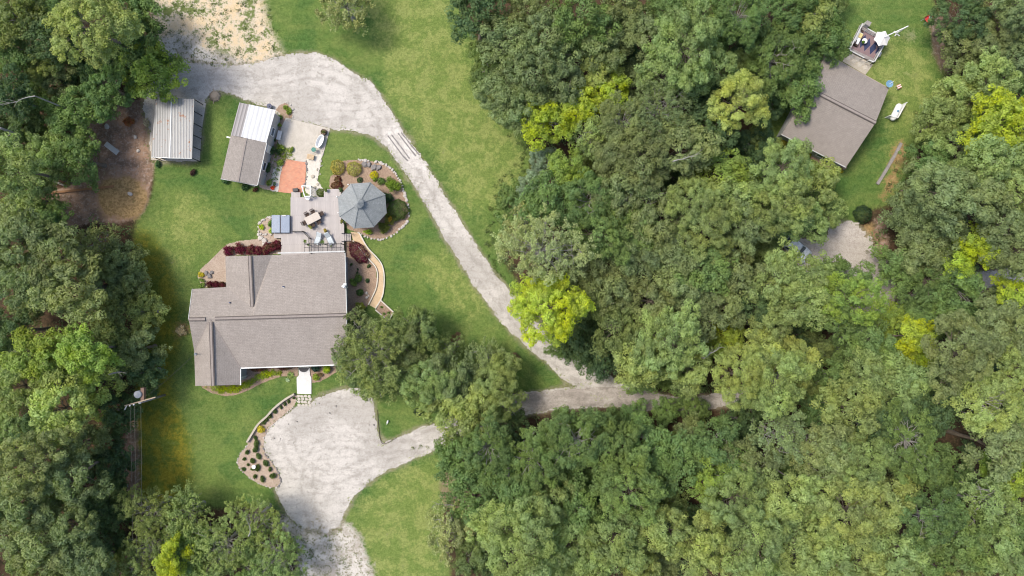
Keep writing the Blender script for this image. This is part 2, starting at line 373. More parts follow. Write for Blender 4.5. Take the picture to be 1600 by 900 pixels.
ZONES = {
 'z_sand': [[(235, -15), (410, -15), (420, 40), (440, 80), (450, 100), (400, 112), (300, 110), (260, 115), (235, 60)], [(1405, 108), (1425, 108), (1420, 124), (1408, 120)],
            [(1414, 50), (1430, 48), (1438, 56), (1430, 66), (1418, 64)],
            [(1403, 38), (1410, 38), (1412, 46), (1404, 46)],
            [(690, 740), (705, 742), (708, 765), (695, 768)]],
 'z_pale': [[(425, 800), (480, 805), (545, 815), (565, 850), (590, 920), (465, 920), (470, 860)], [(240, 60), (300, 55), (330, 85), (400, 100), (440, 84), (455, 100), (400, 116), (262, 116)]],
 'z_dirt': [[(110, 190), (235, 150), (240, 260), (228, 330), (190, 350), (150, 345), (90, 360), (70, 300), (120, 290)],
            [(195, 635), (215, 635), (218, 790), (195, 790)],
            [(690, 735), (735, 740), (745, 800), (715, 800), (690, 790)],
            [(1452, 20), (1475, 20), (1490, 110), (1475, 120), (1462, 90)],
            [(1368, 335), (1382, 330), (1388, 400), (1375, 410), (1362, 380)]],
 'z_straw': [[(150, 300), (165, 280), (205, 275), (228, 290), (232, 315), (215, 338), (180, 345), (158, 330)],
             [(270, 505), (295, 500), (298, 530), (275, 530)],
             [(1400, 225), (1412, 205), (1418, 235), (1395, 295), (1378, 325), (1372, 322), (1388, 270)], [(1345, 350), (1366, 345), (1372, 400), (1362, 400)]],
 'z_olive': [[(200, 345), (235, 360), (266, 420), (278, 470), (280, 540), (266, 600), (282, 650), (298, 690), (296, 770), (205, 800), (200, 600), (215, 430)]],
 'z_bright': [[(1440, 90), (1470, 110), (1430, 200), (1402, 245), (1384, 300), (1362, 300), (1392, 220), (1422, 140)], [(1330, 100), (1400, 60), (1440, 60), (1430, 140), (1400, 190), (1380, 170)], [(560, -15), (690, -15), (740, 90), (800, 200), (815, 260), (780, 330), (730, 340), (680, 230), (600, 140), (600, 60)],
              [(560, 790), (600, 745), (690, 715), (700, 760), (680, 860), (700, 910), (580, 910)],
              [(250, 330), (300, 300), (340, 350), (300, 400), (260, 440)],
              [(640, 400), (700, 400), (780, 480), (740, 500), (690, 470)]],
}
def make_ground():
    dx = .22
    xs = np.concatenate([[-900, -500, -300, -180, -120, -90], np.arange(-72, 72.01, dx), [90, 120, 180, 300, 500, 900]])
    ys = np.concatenate([[-900, -500, -300, -180, -110, -70], np.arange(-42, 42.01, dx), [70, 110, 180, 300, 500, 900]])
    X, Y = np.meshgrid(xs, ys); nx, ny = len(xs), len(ys)
    PX, PY = X/MPP+800, 450-Y/MPP
    at = {}
    at['z_lawn'] = blur((pip(PX, PY, LAWN1) | pip(PX, PY, LAWN2)).astype(float), 6)
    for k, ps in ZONES.items():
        m = np.zeros(X.shape)
        for p in ps: m = np.maximum(m, pip(PX, PY, p))
        at[k] = blur(m, 4 if k not in ('z_olive', 'z_bright') else 7)
    dr = (pip(PX, PY, DRIVE) | pip(PX, PY, CIRCLE) | pip(PX, PY, PAD)).astype(float)
    at['z_edge'] = blur(dr, 3)
    rs = np.random.RandomState(3)
    Z = np.zeros(X.shape)
    me = bpy.data.meshes.new("ground")
    v = np.stack([X, Y, Z], -1).reshape(-1, 3)
    idx = np.arange(nx*ny).reshape(ny, nx)
    f = np.stack([idx[:-1, :-1], idx[:-1, 1:], idx[1:, 1:], idx[1:, :-1]], -1).reshape(-1, 4)
    me.vertices.add(len(v)); me.vertices.foreach_set("co", v.astype(np.float32).ravel())
    me.loops.add(f.size); me.loops.foreach_set("vertex_index", f.astype(np.int32).ravel())
    me.polygons.add(len(f)); me.polygons.foreach_set("loop_start", np.arange(0, f.size, 4, dtype=np.int32))
    me.polygons.foreach_set("loop_total", np.full(len(f), 4, dtype=np.int32)); me.update(calc_edges=True)
    for k, a in at.items():
        A = me.attributes.new(k, 'FLOAT', 'POINT'); A.data.foreach_set("value", a.astype(np.float32).ravel())
    m, n, b = newmat("ground_surface"); p = geopos(n)
    def A(k): return N(n, "ShaderNodeAttribute", attribute_name=k).outputs["Fac"]
    n1 = noise(n, p, .11, 6, .6); n2 = noise(n, p, .5, 6, .7); n3 = noise(n, p, 2.4, 5, .8); n4 = noise(n, p, 9, 3, .8); n5 = noise(n, p, .25, 4, .5)
    def zone(k, thr=.5, wob=.5, soft=.12):
        s = math_(n, 'ADD', A(k), math_(n, 'MULTIPLY', math_(n, 'SUBTRACT', n2, .5), wob))
        s = math_(n, 'ADD', s, math_(n, 'MULTIPLY', math_(n, 'SUBTRACT', n3, .5), wob*.7))
        return mrange(n, s, thr-soft, thr+soft)
    floor = mixc(n, mrange(n, n2, .35, .65), (.075, .045, .028), (.04, .034, .018))
    floor = mixc(n, mrange(n, n3, .45, .7), floor, (.12, .075, .045))
    grass = mixc(n, mrange(n, n1, .43, .57), (.088, .148, .036), (.130, .188, .048))
    grass = mixc(n, math_(n, 'MULTIPLY', mrange(n, n2, .44, .62), .50), grass, (.165, .205, .060))
    grass = mixc(n, math_(n, 'MULTIPLY', mrange(n, n5, .50, .60), .55), grass, (.045, .115, .028))
    bright = mixc(n, mrange(n, n2, .43, .58), (.145, .200, .050), (.225, .262, .080))
    grass = mixc(n, math_(n, 'MULTIPLY', zone('z_bright', .5, 1.2, .35), .9), grass, bright)
    mp = N(n, "ShaderNodeMapping"); n.links.new(p, mp.inputs[0]); mp.inputs["Rotation"].default_value = (0, 0, rad(35)); mp.inputs["Scale"].default_value = (.12, .9, 1)
    grass = mixc(n, math_(n, 'MULTIPLY', mrange(n, noise(n, mp.outputs[0], 1., 4, .6), .50, .64), .30), grass, (.17, .205, .06))
    olive = mixc(n, mrange(n, n2, .44, .56), (.235, .205, .022), (.125, .155, .022))
    grass = mixc(n, math_(n, 'MULTIPLY', zone('z_olive', .47, 1.2, .25), .85), grass, olive)
    grass = mixc(n, 1., grass, mixc(n, mrange(n, n3, .40, .60), (.80, .83, .79), (1.17, 1.14, 1.16)), 'MULTIPLY')
    grass = mixc(n, 1., grass, mixc(n, mrange(n, n4, .40, .60), (.76, .80, .72), (1.24, 1.18, 1.26)), 'MULTIPLY')
    col = mixc(n, zone('z_lawn', .5, .55, .14), floor, grass)
    dirt = mixc(n, mrange(n, n2, .42, .58), (.36, .235, .16), (.21, .14, .10))
    dirt = mixc(n, mrange(n, n3, .50, .62), dirt, (.38, .30, .25))
    col = mixc(n, math_(n, 'MULTIPLY', zone('z_dirt', .45, .7, .16), .9), col, dirt)
    straw = mixc(n, mrange(n, n3, .42, .58), (.40, .27, .13), (.24, .16, .07))
    col = mixc(n, zone('z_straw', .45, 1.3, .16), col, straw)
    sand = mixc(n, mrange(n, n2, .36, .6), (.62, .48, .30), (.56, .49, .40))
    sand = mixc(n, mrange(n, n4, .5, .75), sand, (.32, .24, .13))
    weedy = math_(n, 'ADD', math_(n, 'MULTIPLY', n2, .8), math_(n, 'MULTIPLY', n3, .5))
    sand = mixc(n, mrange(n, weedy, .64, .72), sand, (.14, .17, .055))
    col = mixc(n, zone('z_sand', .46, 1.9, .30), col, sand)
    pale = mixc(n, mrange(n, n2, .42, .58), (.56, .52, .47), (.40, .36, .31))
    pale = mixc(n, mrange(n, n3, .50, .60), pale, (.20, .19, .11))
    col = mixc(n, zone('z_pale', .42, 1.4, .18), col, pale)
    col = mixc(n, math_(n, 'MULTIPLY', zone('z_edge', .34, .75, .16), .7), col, mixc(n, mrange(n, n3, .4, .6), (.33, .29, .22), (.18, .16, .09)))
    n.links.new(col, b.inputs["Base Color"]); b.inputs["Roughness"].default_value = .95; b.inputs["Specular IOR Level"].default_value = .1
    bump(n, b, math_(n, 'ADD', n4, n3), .6, .08)
    me.materials.append(m); o = bpy.data.objects.new("ground", me); COL.objects.link(o); tag(o, kind='structure')
make_ground()

def densify(pts, step=3.0, wob=1.0, seed=1, closed=True):
    rr = random.Random(seed); out = []; n = len(pts)
    for i in range(n if closed else n-1):
        p0, p1, p2, p3 = (pts[(i+k-1) % n] if closed else pts[min(max(i+k-1, 0), n-1)] for k in range(4))
        L = math.hypot(p2[0]-p1[0], p2[1]-p1[1]); m = max(1, int(L/step))
        for j in range(m):
            t = j/m; a = []
            for c in (0, 1):
                a.append(.5*((2*p1[c])+(-p0[c]+p2[c])*t+(2*p0[c]-5*p1[c]+4*p2[c]-p3[c])*t*t+(-p0[c]+3*p1[c]-3*p2[c]+p3[c])*t**3))
            out.append((a[0]+rr.uniform(-wob, wob), a[1]+rr.uniform(-wob, wob)))
    if not closed: out.append(pts[-1])
    if wob > .3:
        ph = [rr.uniform(0, 6.28) for _ in range(6)]; m = len(out); res = []
        for i in range(m):
            a, c = out[i-1], out[(i+1) % m]; d = math.hypot(c[0]-a[0], c[1]-a[1]) or 1
            w_ = wob*(.9*math.sin(i*.23+ph[0])+.7*math.sin(i*.61+ph[1])+.6*math.sin(i*1.37+ph[2]))
            if not closed and i in (0, m-1): w_ = 0
            res.append((out[i][0]-(c[1]-a[1])/d*w_, out[i][1]+(c[0]-a[0])/d*w_))
        out = res
    return out
def sheet(name, pts, m, z=.02, wob=.9, kind='structure', smooth=True, parent=None, step=3.0, thick=.0):
    P = densify(pts, step, wob, len(pts)) if smooth else pts
    bm = bmesh.new(); vs = [bm.verts.new(W(x, y)+Vector((0, 0, z))) for x, y in P]
    f = bm.faces.new(vs); f.normal_update()
    if f.normal.z < 0: f.normal_flip()
    if thick:
        r = bmesh.ops.extrude_face_region(bm, geom=[f])
        for e in r['geom']:
            if isinstance(e, bmesh.types.BMVert): e.co.z += thick
    bmesh.ops.triangulate(bm, faces=[g for g in bm.faces if len(g.verts) > 4])
    if thick: bmesh.ops.recalc_face_normals(bm, faces=bm.faces)
    me = bpy.data.meshes.new(name); bm.to_mesh(me); bm.free(); me.materials.append(m)
    o = bpy.data.objects.new(name, me); COL.objects.link(o)
    if kind: o["kind"] = kind
    if parent: o.parent = parent
    return o
def vnoise(X, Y, scale, seed):
    rs = np.random.RandomState(seed); G = rs.rand(256, 256); x = X/scale; y = Y/scale; xi = np.floor(x).astype(int); yi = np.floor(y).astype(int)
    fx = x-xi; fy = y-yi; fx = fx*fx*(3-2*fx); fy = fy*fy*(3-2*fy); g = lambda a, b: G[(yi+b) % 256, (xi+a) % 256]
    return (g(0, 0)*(1-fx)+g(1, 0)*fx)*(1-fy)+(g(0, 1)*(1-fx)+g(1, 1)*fx)*fy
TRACKS = [([(655, 285), (690, 345), (725, 398), (768, 450), (810, 502), (850, 545), (900, 585), (940, 608)], .66), ([(655, 285), (628, 246), (606, 214), (590, 175), (550, 130), (490, 112), (420, 128), (340, 125), (280, 135)], .7),
          ([(840, 630), (700, 672), (640, 695), (580, 722), (520, 745), (470, 730), (452, 690), (475, 655), (520, 635)], .7), ([(640, 695), (585, 700), (540, 690), (500, 700), (480, 760), (500, 850)], .7), ([(790, 638), (960, 622), (1110, 630)], .7)]
def track_wear(X, Y):
    w_ = np.zeros(X.shape)
    for pts, off_ in TRACKS:
        P_ = [((x-800)*MPP, (450-y)*MPP) for x, y in densify(pts, 12, 0, 2, False)]; dm = np.full(X.shape, 1e9)
        for (ax, ay), (bx, by) in zip(P_[:-1], P_[1:]):
            L2 = (bx-ax)**2+(by-ay)**2+1e-9; t = np.clip(((X-ax)*(bx-ax)+(Y-ay)*(by-ay))/L2, 0, 1); dm = np.minimum(dm, np.hypot(X-ax-t*(bx-ax), Y-ay-t*(by-ay)))
        w_ = np.maximum(w_, np.exp(-((dm-off_)/.24)**2))
    return w_
def raster(name, poly, m, z, rag=.5, bl=2, d=.12, fade=None):
    """a thin ground sheet whose edge is ragged like real gravel or mulch"""
    P_ = [((x-800)*MPP, (450-y)*MPP) for x, y in poly]; x0, x1 = min(p[0] for p in P_)-1, max(p[0] for p in P_)+1; y0, y1 = min(p[1] for p in P_)-1, max(p[1] for p in P_)+1
    X, Y = np.meshgrid(np.arange(x0, x1, d), np.arange(y0, y1, d)); f = blur(pip(X, Y, P_).astype(float), bl)
    nz = .40*vnoise(X, Y, 1.9, 1)+.30*vnoise(X, Y, .7, 2)+.30*vnoise(X, Y, .27, 3)-.5; f = f+nz*rag*1.6
    if fade: q = np.clip((fade[0]-Y)/fade[1], 0, 1); f = f+q*(nz*2.6-.52)
    keep = f > .5; ny, nx = X.shape; idx = np.arange((ny+1)*(nx+1)).reshape(ny+1, nx+1)
    F = np.stack([idx[:-1, :-1][keep], idx[:-1, 1:][keep], idx[1:, 1:][keep], idx[1:, :-1][keep]], -1)
    XV, YV = np.meshgrid(np.arange(nx+1)*d+x0-d/2, np.arange(ny+1)*d+y0-d/2)
    V = np.stack([XV.ravel(), YV.ravel(), np.full(XV.size, z)], -1); used, invx = np.unique(F, return_inverse=True); V = V[used]; F = invx.reshape(F.shape)
    me = bpy.data.meshes.new(name); me.vertices.add(len(V)); me.vertices.foreach_set("co", V.astype(np.float32).ravel())
    me.loops.add(F.size); me.loops.foreach_set("vertex_index", F.astype(np.int32).ravel()); me.polygons.add(len(F))
    me.polygons.foreach_set("loop_start", np.arange(0, F.size, 4, dtype=np.int32)); me.polygons.foreach_set("loop_total", np.full(len(F), 4, dtype=np.int32)); me.update(calc_edges=True)
    ta = me.attributes.new("track", 'FLOAT', 'POINT'); ta.data.foreach_set("value", track_wear(V[:, 0], V[:, 1]).astype(np.float32))
    me.materials.append(m); o = bpy.data.objects.new(name, me); COL.objects.link(o); o["kind"] = 'structure'; return o
raster("gravel_driveway", DRIVE, M['gravel'], .02, .42, 3)
raster("gravel_lane", [p for p in CIRCLE], M['gravel'], .024, .42, 3, .12, (-26.5, 9.0))
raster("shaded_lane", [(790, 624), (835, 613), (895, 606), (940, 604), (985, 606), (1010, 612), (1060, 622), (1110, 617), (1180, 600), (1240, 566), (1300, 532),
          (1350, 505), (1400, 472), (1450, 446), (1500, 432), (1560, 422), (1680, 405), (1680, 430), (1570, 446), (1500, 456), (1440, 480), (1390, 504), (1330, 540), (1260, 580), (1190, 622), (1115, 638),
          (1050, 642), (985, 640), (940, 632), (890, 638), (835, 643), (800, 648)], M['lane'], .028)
raster("parking_pad", PAD, M['asphalt_pad'], .032, .8, 5)

# rutted patch on the far driveway: bare concrete strips with dark tyre grooves
RUT = [(596, 211), (612, 201), (628, 203), (648, 232), (672, 262), (664, 268), (646, 260), (622, 238)]
raster("worn_concrete_apron", RUT, M['rutted'], .036, .8, 4)
def ribbon(mb, pts, width, z, seed=0):
    rr = random.Random(seed); P = [W(x, y) for x, y in densify(pts, 2.5, .25, seed, False)]
    L = []; R = []
    for i, p in enumerate(P):
        d = (P[min(i+1, len(P)-1)]-P[max(i-1, 0)]).normalized(); nn = Vector((-d.y, d.x, 0))*width*.5*rr.uniform(.6, 1.3)
        L.append((p.x+nn.x, p.y+nn.y, z)); R.append((p.x-nn.x, p.y-nn.y, z))
    for i in range(len(P)-1): mb.face([R[i], R[i+1], L[i+1], L[i]])
mb = MB()
for k, pts in enumerate([[(606, 212), (618, 228), (630, 244), (638, 252)], [(612, 211), (626, 229), (640, 248)], [(622, 208), (634, 224), (650, 244)], [(627, 207), (640, 224), (655, 242)]]):
    ribbon(mb, pts, .16, .04, k)
mb.build("tyre_grooves", M['greystone'])["kind"] = 'structure'

# ------------------------------------------------------------------ foliage generators
def quads_mesh(name, V, rnd, m):
    """V: (n,4,3)"""
    n = len(V); me = bpy.data.meshes.new(name)
    me.vertices.add(n*4); me.vertices.foreach_set("co", V.astype(np.float32).ravel())
    me.loops.add(n*4); me.loops.foreach_set("vertex_index", np.arange(n*4, dtype=np.int32))
    me.polygons.add(n); me.polygons.foreach_set("loop_start", np.arange(0, n*4, 4, dtype=np.int32))
    me.polygons.foreach_set("loop_total", np.full(n, 4, dtype=np.int32)); me.update(calc_edges=True)
    a = me.attributes.new("rnd", 'FLOAT', 'FACE'); a.data.foreach_set("value", rnd.astype(np.float32))
    me.materials.append(m); return me
def unit(a): return a/np.maximum(np.linalg.norm(a, axis=-1, keepdims=True), 1e-6)
def leafquads(rs, P, Nrm, L, Wd, jit=.6, radial=0.):
    """leaf cards at P; normal near Nrm (jit) ; radial>0 turns length axis toward Nrm"""
    n = len(P); nn = unit(Nrm+rs.normal(0, jit, (n, 3)))
    t = unit(np.cross(nn, rs.normal(0, 1, (n, 3))))
    if radial > 0:
        ax = unit(Nrm*radial+t*(1-radial)); t = ax; nn = unit(np.cross(ax, rs.normal(0, 1, (n, 3))))
    s = np.cross(nn, t)
    l = (L*rs.uniform(.7, 1.3, (n, 1))); ww = (Wd*rs.uniform(.7, 1.3, (n, 1)))
    return np.stack([P-t*l*.5, P+s*ww*.5-t*l*.05, P+t*l*.5, P-s*ww*.5-t*l*.05], 1)
def sphere_dirs(rs, n, zmin=-1.):
    z = rs.uniform(zmin, 1, n); t = rs.uniform(0, 2*np.pi, n); r = np.sqrt(1-z*z)
    return np.stack([r*np.cos(t), r*np.sin(t), z], -1)
def poisson_dome(rs, n, R, zr, zmin, lobes):
    out = []; tries = 0; md = R*1.75/math.sqrt(n)
    while len(out) < n and tries < 9000:
        tries += 1
        z = rs.uniform(zmin, 1); t = rs.uniform(0, 2*np.pi); r = math.sqrt(max(0, 1-z*z))
        m = 1+.16*math.sin(lobes[0]*t+lobes[1])+.11*math.sin(lobes[2]*t+lobes[3]); m *= rs.uniform(.72, 1.0) if rs.rand() < .75 else rs.uniform(.35, .7)
        p = np.array([r*math.cos(t)*R*m, r*math.sin(t)*R*m, max(z, zmin)*zr*rs.uniform(.8, 1.05)])
        if all(np.linalg.norm((p-q)*[1, 1, .8]) > md for q in out): out.append(p)
        if tries % 600 == 599: md *= .9
    return np.array(out)
def crown(kind, R, seed):
    rs = np.random.RandomState(seed); lob = [rs.randint(2, 4), rs.uniform(0, 6), rs.randint(4, 7), rs.uniform(0, 6)]
    Vs = []; rn = []
    if kind == 'pine':
        B = poisson_dome(rs, int(3.6*R*R/3.4)+6, R*.86, R*.62, -.25, lob); br = .95
    elif kind == 'broad':
        B = poisson_dome(rs, int(4.6*R*R/3.4)+6, R*.86, R*.66, -.35, lob); br = .92
    elif kind == 'sparse':
        B = poisson_dome(rs, int(4.0*R*R/3.4)+6, R*.9, R*.55, -.3, lob); br = .85
    for p in B:
        s = rs.uniform(.75, 1.2)*br; bt = rs.uniform(0, 1)
        if kind == 'pine':
            nt = int(9*s*s/br/br)+4
            D = sphere_dirs(rs, nt, -.1); T = p+D*s*np.array([1, 1, .6])*rs.uniform(.55, 1.0, (nt, 1))
            for q in T:
                tr = rs.uniform(.34, .56); k = int(62*(tr/.45)**2)
                d = sphere_dirs(rs, k, -.1)
                V = leafquads(rs, q+d*tr*rs.uniform(.7, 1.0, (k, 1))*np.array([1, 1, .85]), d, .24, .13, .38)
                Vs.append(V); tv = .35*bt+.3*rs.rand()
                rn.append(np.clip(tv+.4*rs.rand(k)+.0, 0, 1))
        elif kind == 'broad':
            nt = int(10*s*s/br/br)+4
            D = sphere_dirs(rs, nt, -.2); T = p+D*s*np.array([1, 1, .6])*rs.uniform(.5, 1.05, (nt, 1))
            for q in T:
                tr = rs.uniform(.26, .48); k = int(46*(tr/.38)**1.7)
                d = sphere_dirs(rs, k, -.3)
                V = leafquads(rs, q+d*tr*rs.uniform(.6, 1.1, (k, 1))*np.array([1, 1, .75]), d*.9+np.array([0, 0, .3]), .22, .14, .42)
                Vs.append(V); rn.append(np.clip(.3*bt+.3*rs.rand()+.4*rs.rand(k), 0, 1))
        else:
            nt = int(15*s)+4
            D = sphere_dirs(rs, nt, -.3); T = p+D*s*1.15*rs.uniform(.4, 1.1, (nt, 1))
            for q in T:
                tr = rs.uniform(.2, .36); k = int(26*(tr/.28)**1.7)
                d = sphere_dirs(rs, k, -.5)
                V = leafquads(rs, q+d*tr*rs.uniform(.3, 1.1, (k, 1)), d*.5+np.array([0, 0, .5]), .19, .12, .6)
                Vs.append(V); rn.append(np.clip(.3*bt+.3*rs.rand()+.4*rs.rand(k), 0, 1))
    V = np.concatenate(Vs); r = np.concatenate(rn)
    me = quads_mesh("crown", V, r, M['leaf'])
    return me, B
def limb_path(p, q, rs, n=4, wob=.12):
    L = np.linalg.norm(q-p); pts = [p+(q-p)*i/n for i in range(n+1)]
    for i in range(1, n): pts[i] = pts[i]+rs.normal(0, wob*L/3, 3)+np.array([0, 0, .12*L*math.sin(math.pi*i/n)])
    return pts
def trunk_mesh(B, R, K, seed, m, bare=0.15, kind='pine'):
    """tree in its own frame: base at z=0, crown centre at z = K*R - .62*R"""
    rs = np.random.RandomState(seed); mb = MB(); zc = K*R-.66*R; r0 = .055*R+.07
    top = np.array([rs.normal(0, .12), rs.normal(0, .12), zc-.12*R]); base = np.array([0, 0, -.05])
    pts = limb_path(base, top, rs, 6, .03)
    for i in range(6):
        a, b = i/6, (i+1)/6
        mb.tube(pts[i], pts[i+1], r0*(1-.75*a)*(1.35 if i == 0 else 1), r0*(1-.75*b), 8, False)
    for p in B:
        q = np.array(p)+np.array([0, 0, zc])
        h = max(.35*zc, min(q[2]-.25*np.hypot(q[0], q[1])-.3, zc-.2*R)); t = np.clip(h/(zc-.12*R), 0, 1)
        k = min(5, int(t*6)); st = pts[k]+(pts[k+1]-pts[k])*(t*6-k)
        ext = q-np.array([0, 0, rs.uniform(.1, .5)]) if rs.rand() > bare*.5 else q+np.array([0, 0, rs.uniform(.3, .9)])
        lp = limb_path(st, ext, rs, 4); r1 = .026+.006*R
        for i in range(4): mb.tube(lp[i], lp[i+1], r1*(1-.2*i), r1*(1-.2*(i+1))*.95, 5, False)
        for _ in range(3 if kind != 'sparse' else 6):
            j = rs.randint(2, 4); d = unit(rs.normal(0, 1, 3)+np.array([0, 0, .35]))
            e = lp[j]+d*rs.uniform(.5, 1.2)
            mb.tube(lp[j], e, r1*.4, .012, 4, False)
    me = bpy.data.meshes.new("trunk"); me.from_pydata(mb.v, [], mb.f); me.materials.append(m)
    me.polygons.foreach_set("use_smooth", [True]*len(me.polygons)); return me
PROTO = {}
def protos():
    spec = [('pine', 4.4, 5), ('pine', 2.9, 4), ('broad', 4.4, 4), ('broad', 2.7, 4), ('sparse', 4.6, 2), ('sparse', 2.8, 2)]
    for kind, R, cnt in spec:
        for i in range(cnt):
            cm, B = crown(kind, R, 1000+len(PROTO)*17+i+int(R*10))
            bark = M['palebark'] if (kind == 'sparse' or (kind == 'broad' and i % 2)) else M['bark']
            tr = {K: trunk_mesh(B, R, K, 50+i, bark, .22 if kind == 'sparse' else .10, kind) for K in (1.9, 3.4, 4.2)}
            PROTO[(kind, R, i)] = (cm, tr)
protos()
COLS = {   # base colours of foliage with the words used for them
 'g': ((.225, .280, .118), 'grey-green'), 'l': ((.285, .360, .125), 'light green'), 'm': ((.165, .255, .080), 'mid-green'),
 'd': ((.092, .155, .062), 'dark green'), 'y': ((.400, .490, .045), 'bright lime'), 'p': ((.355, .425, .130), 'pale yellow-green'),
 't': ((.25, .34, .24), 'pale blue-green'), 'o': ((.200, .255, .085), 'olive'), 's': ((.34, .38, .17), 'thin pale'), 'k': ((.280, .390, .075), 'lime-tinged')}
KINDW = {'pine': ('pine_tree', 'pine'), 'broad': ('broadleaf_tree', 'broadleaf tree'), 'sparse': ('bare_limbed_tree', 'bare-limbed tree')}
TREES = []     # px, py, r, colour, kind, K
def T(s, kind='pine', K=3.4):
    for it in s.split():
        a = it.split(','); TREES.append([float(a[0]), float(a[1]), float(a[2]), a[3], {'P': 'pine', 'B': 'broad', 'S': 'sparse'}[a[4]] if len(a) > 4 else kind, float(a[5]) if len(a) > 5 else K])
# --- woods on the left
T("""140,38,56,l 212,66,42,m 170,135,44,m 30,28,42,o 55,105,28,l,P 20,78,32,m 118,175,42,m 18,150,36,d 75,235,36,l,P 128,248,40,m,B,1.9
 232,108,40,k,B,1.9 92,20,34,m 205,20,42,m 85,60,38,d""", 'broad')
T("""18,262,46,l 50,310,36,l 30,372,46,g 86,402,46,g 152,385,38,g,S,1.9 190,410,34,g,B,1.9 30,440,42,g 112,450,46,g 166,446,36,g 226,488,30,l,B,1.9 216,545,34,g,B,1.9
 8,520,34,d 58,562,42,k,B 135,548,44,k,B 30,606,42,l 92,642,46,p 156,598,38,p 226,582,30,d,B,1.9 186,648,30,d,B,1.9 136,694,42,g 45,722,56,g 112,742,46,g 168,730,34,d,B,1.9
 18,790,46,g 160,800,36,d,B,1.9 45,845,46,g 118,830,40,g 140,885,36,g 176,770,26,d,B,1.9 205,440,30,g,B,1.9""")
T("""232,800,46,l 228,862,46,l 290,805,42,l 266,872,30,y,B,3.4 348,852,52,l 398,812,46,l 432,868,48,l 325,892,36,l 400,890,40,m 300,860,40,m,P,1.9""", 'sparse', 1.9)
TREES_B = len(TREES)
# --- trees over the front lawn
T("""585,556,56,l,S,1.9 560,520,36,g,S,1.9 674,600,46,l,P 652,514,44,o,B 610,588,40,l,S,1.9 716,640,44,l,P 778,610,46,l,P 622,545,44,g,B 700,590,42,g,P 745,640,36,l,P 700,545,26,o,S,1.9 760,562,30,g,S,1.9 545,560,26,g,B 568,592,28,l,B""", 'pine', 1.9)
T("538,4,42,s,S,1.9")
# --- wood between meadow and neighbour
T("""745,12,44,d,B 792,62,42,g,B 850,62,46,g 905,22,46,m 938,72,38,g 968,8,40,g 1002,48,36,g,B 768,104,34,m,B 832,118,46,g 784,138,36,g 806,172,34,g 872,132,40,g
 938,104,32,p,B 924,214,36,l,S 976,190,46,g,B 1075,72,60,l 1036,112,44,l 1112,106,44,l 1156,160,48,p 1156,22,46,m,B 1212,20,48,m,B 1268,22,40,l,B 1210,92,56,m,B 1250,132,42,m,B 1290,62,40,m,B
 1030,172,50,g,S 1002,242,50,g 1064,232,46,g 1106,205,40,d,B 1180,236,34,d,B,1.9 960,250,40,g,B 820,20,38,g 1092,30,40,l 1045,20,36,m""")
T("852,186,38,y 905,166,34,y 952,146,30,y 1135,268,38,k 886,272,38,k 860,482,54,y 830,470,34,y 1140,516,24,y 1535,388,32,y 1498,405,26,y 1570,190,44,y 1545,215,34,y 1582,456,26,y 1425,528,32,y 1440,550,26,y 1400,508,28,k 1056,688,15,y 1115,545,22,k", 'broad', 3.4)
T("""850,250,21,t,P,4.2 832,288,26,t,P 860,312,44,m,B 806,322,30,m,B,1.9 918,312,46,m,B 965,300,46,g 1010,300,42,g,S 850,388,62,s,S 820,360,40,s,S 890,400,40,s,S 940,368,46,m,B 990,350,40,m,B 990,402,40,g 935,432,38,g
 950,458,42,g 962,512,42,o 1020,470,44,g 1062,440,44,g 1048,532,54,l 1000,562,46,l 1082,500,40,g,B 1080,572,38,l 908,534,34,d,B,1.9 945,556,30,d,B,1.9 1012,588,30,m,B,1.9 1062,588,30,m,B,1.9 886,520,26,m,B,1.9 880,545,20,m,B,1.9""")
T("""1192,232,30,l 1226,262,48,l 1272,290,44,l 1230,322,50,l 1292,330,30,l 1188,300,36,l 1145,312,42,l 1082,322,48,l 1102,362,48,l 1030,352,44,g 1058,398,40,g 1168,352,40,g 1262,350,34,l
 1160,590,48,p 1212,602,54,p 1242,568,38,p 1192,548,38,p 1202,510,38,l,P 1100,428,42,m,B 1160,432,40,g,B 1218,438,46,l 1272,440,36,l 1252,470,46,l 1332,470,48,k,B 1300,488,40,m,B 1160,388,34,o,B,1.9 1105,470,34,g 1322,440,36,m,B 1130,470,38,g 1180,470,36,d""")
# --- right hand woods
T("""1502,28,46,d,B 1560,42,46,g 1590,8,36,g 1520,72,40,g 1540,132,54,l 1500,152,40,l 1474,190,40,l,P,1.9 1502,232,46,l 1552,256,46,l 1442,292,38,g,P,1.9 1482,300,46,g 1424,330,38,g,P,1.9 1462,352,48,g 1532,312,44,g
 1590,300,40,l 1440,392,44,g 1404,420,36,m,B,1.9 1452,440,44,m,B 1500,448,40,m,B 1562,352,40,g 1590,398,38,g 1500,552,56,g 1540,520,44,g 1578,520,46,g 1590,600,50,p,B 1542,632,52,p,B 1480,600,34,g 1452,640,40,d,B
 1402,602,40,l 1362,590,40,l 1332,642,46,l 1300,590,36,m,B 1302,702,46,g 1342,722,50,l 1422,690,52,m,B 1382,660,40,d,B 1455,735,36,m,B 1565,700,42,g,B 1592,745,36,k,B 1540,790,44,l,S 1452,812,54,m,B 1505,840,44,m,B
 1332,800,54,l 1382,782,46,l 1282,770,42,l 1402,860,46,l 1342,880,42,l 1562,862,44,l 1592,820,36,m,B 1500,890,36,o,B 1592,890,36,l 1450,880,36,m,B 1360,530,38,m,B 1330,560,34,m,B 1512,702,13,d,B,1.9""")
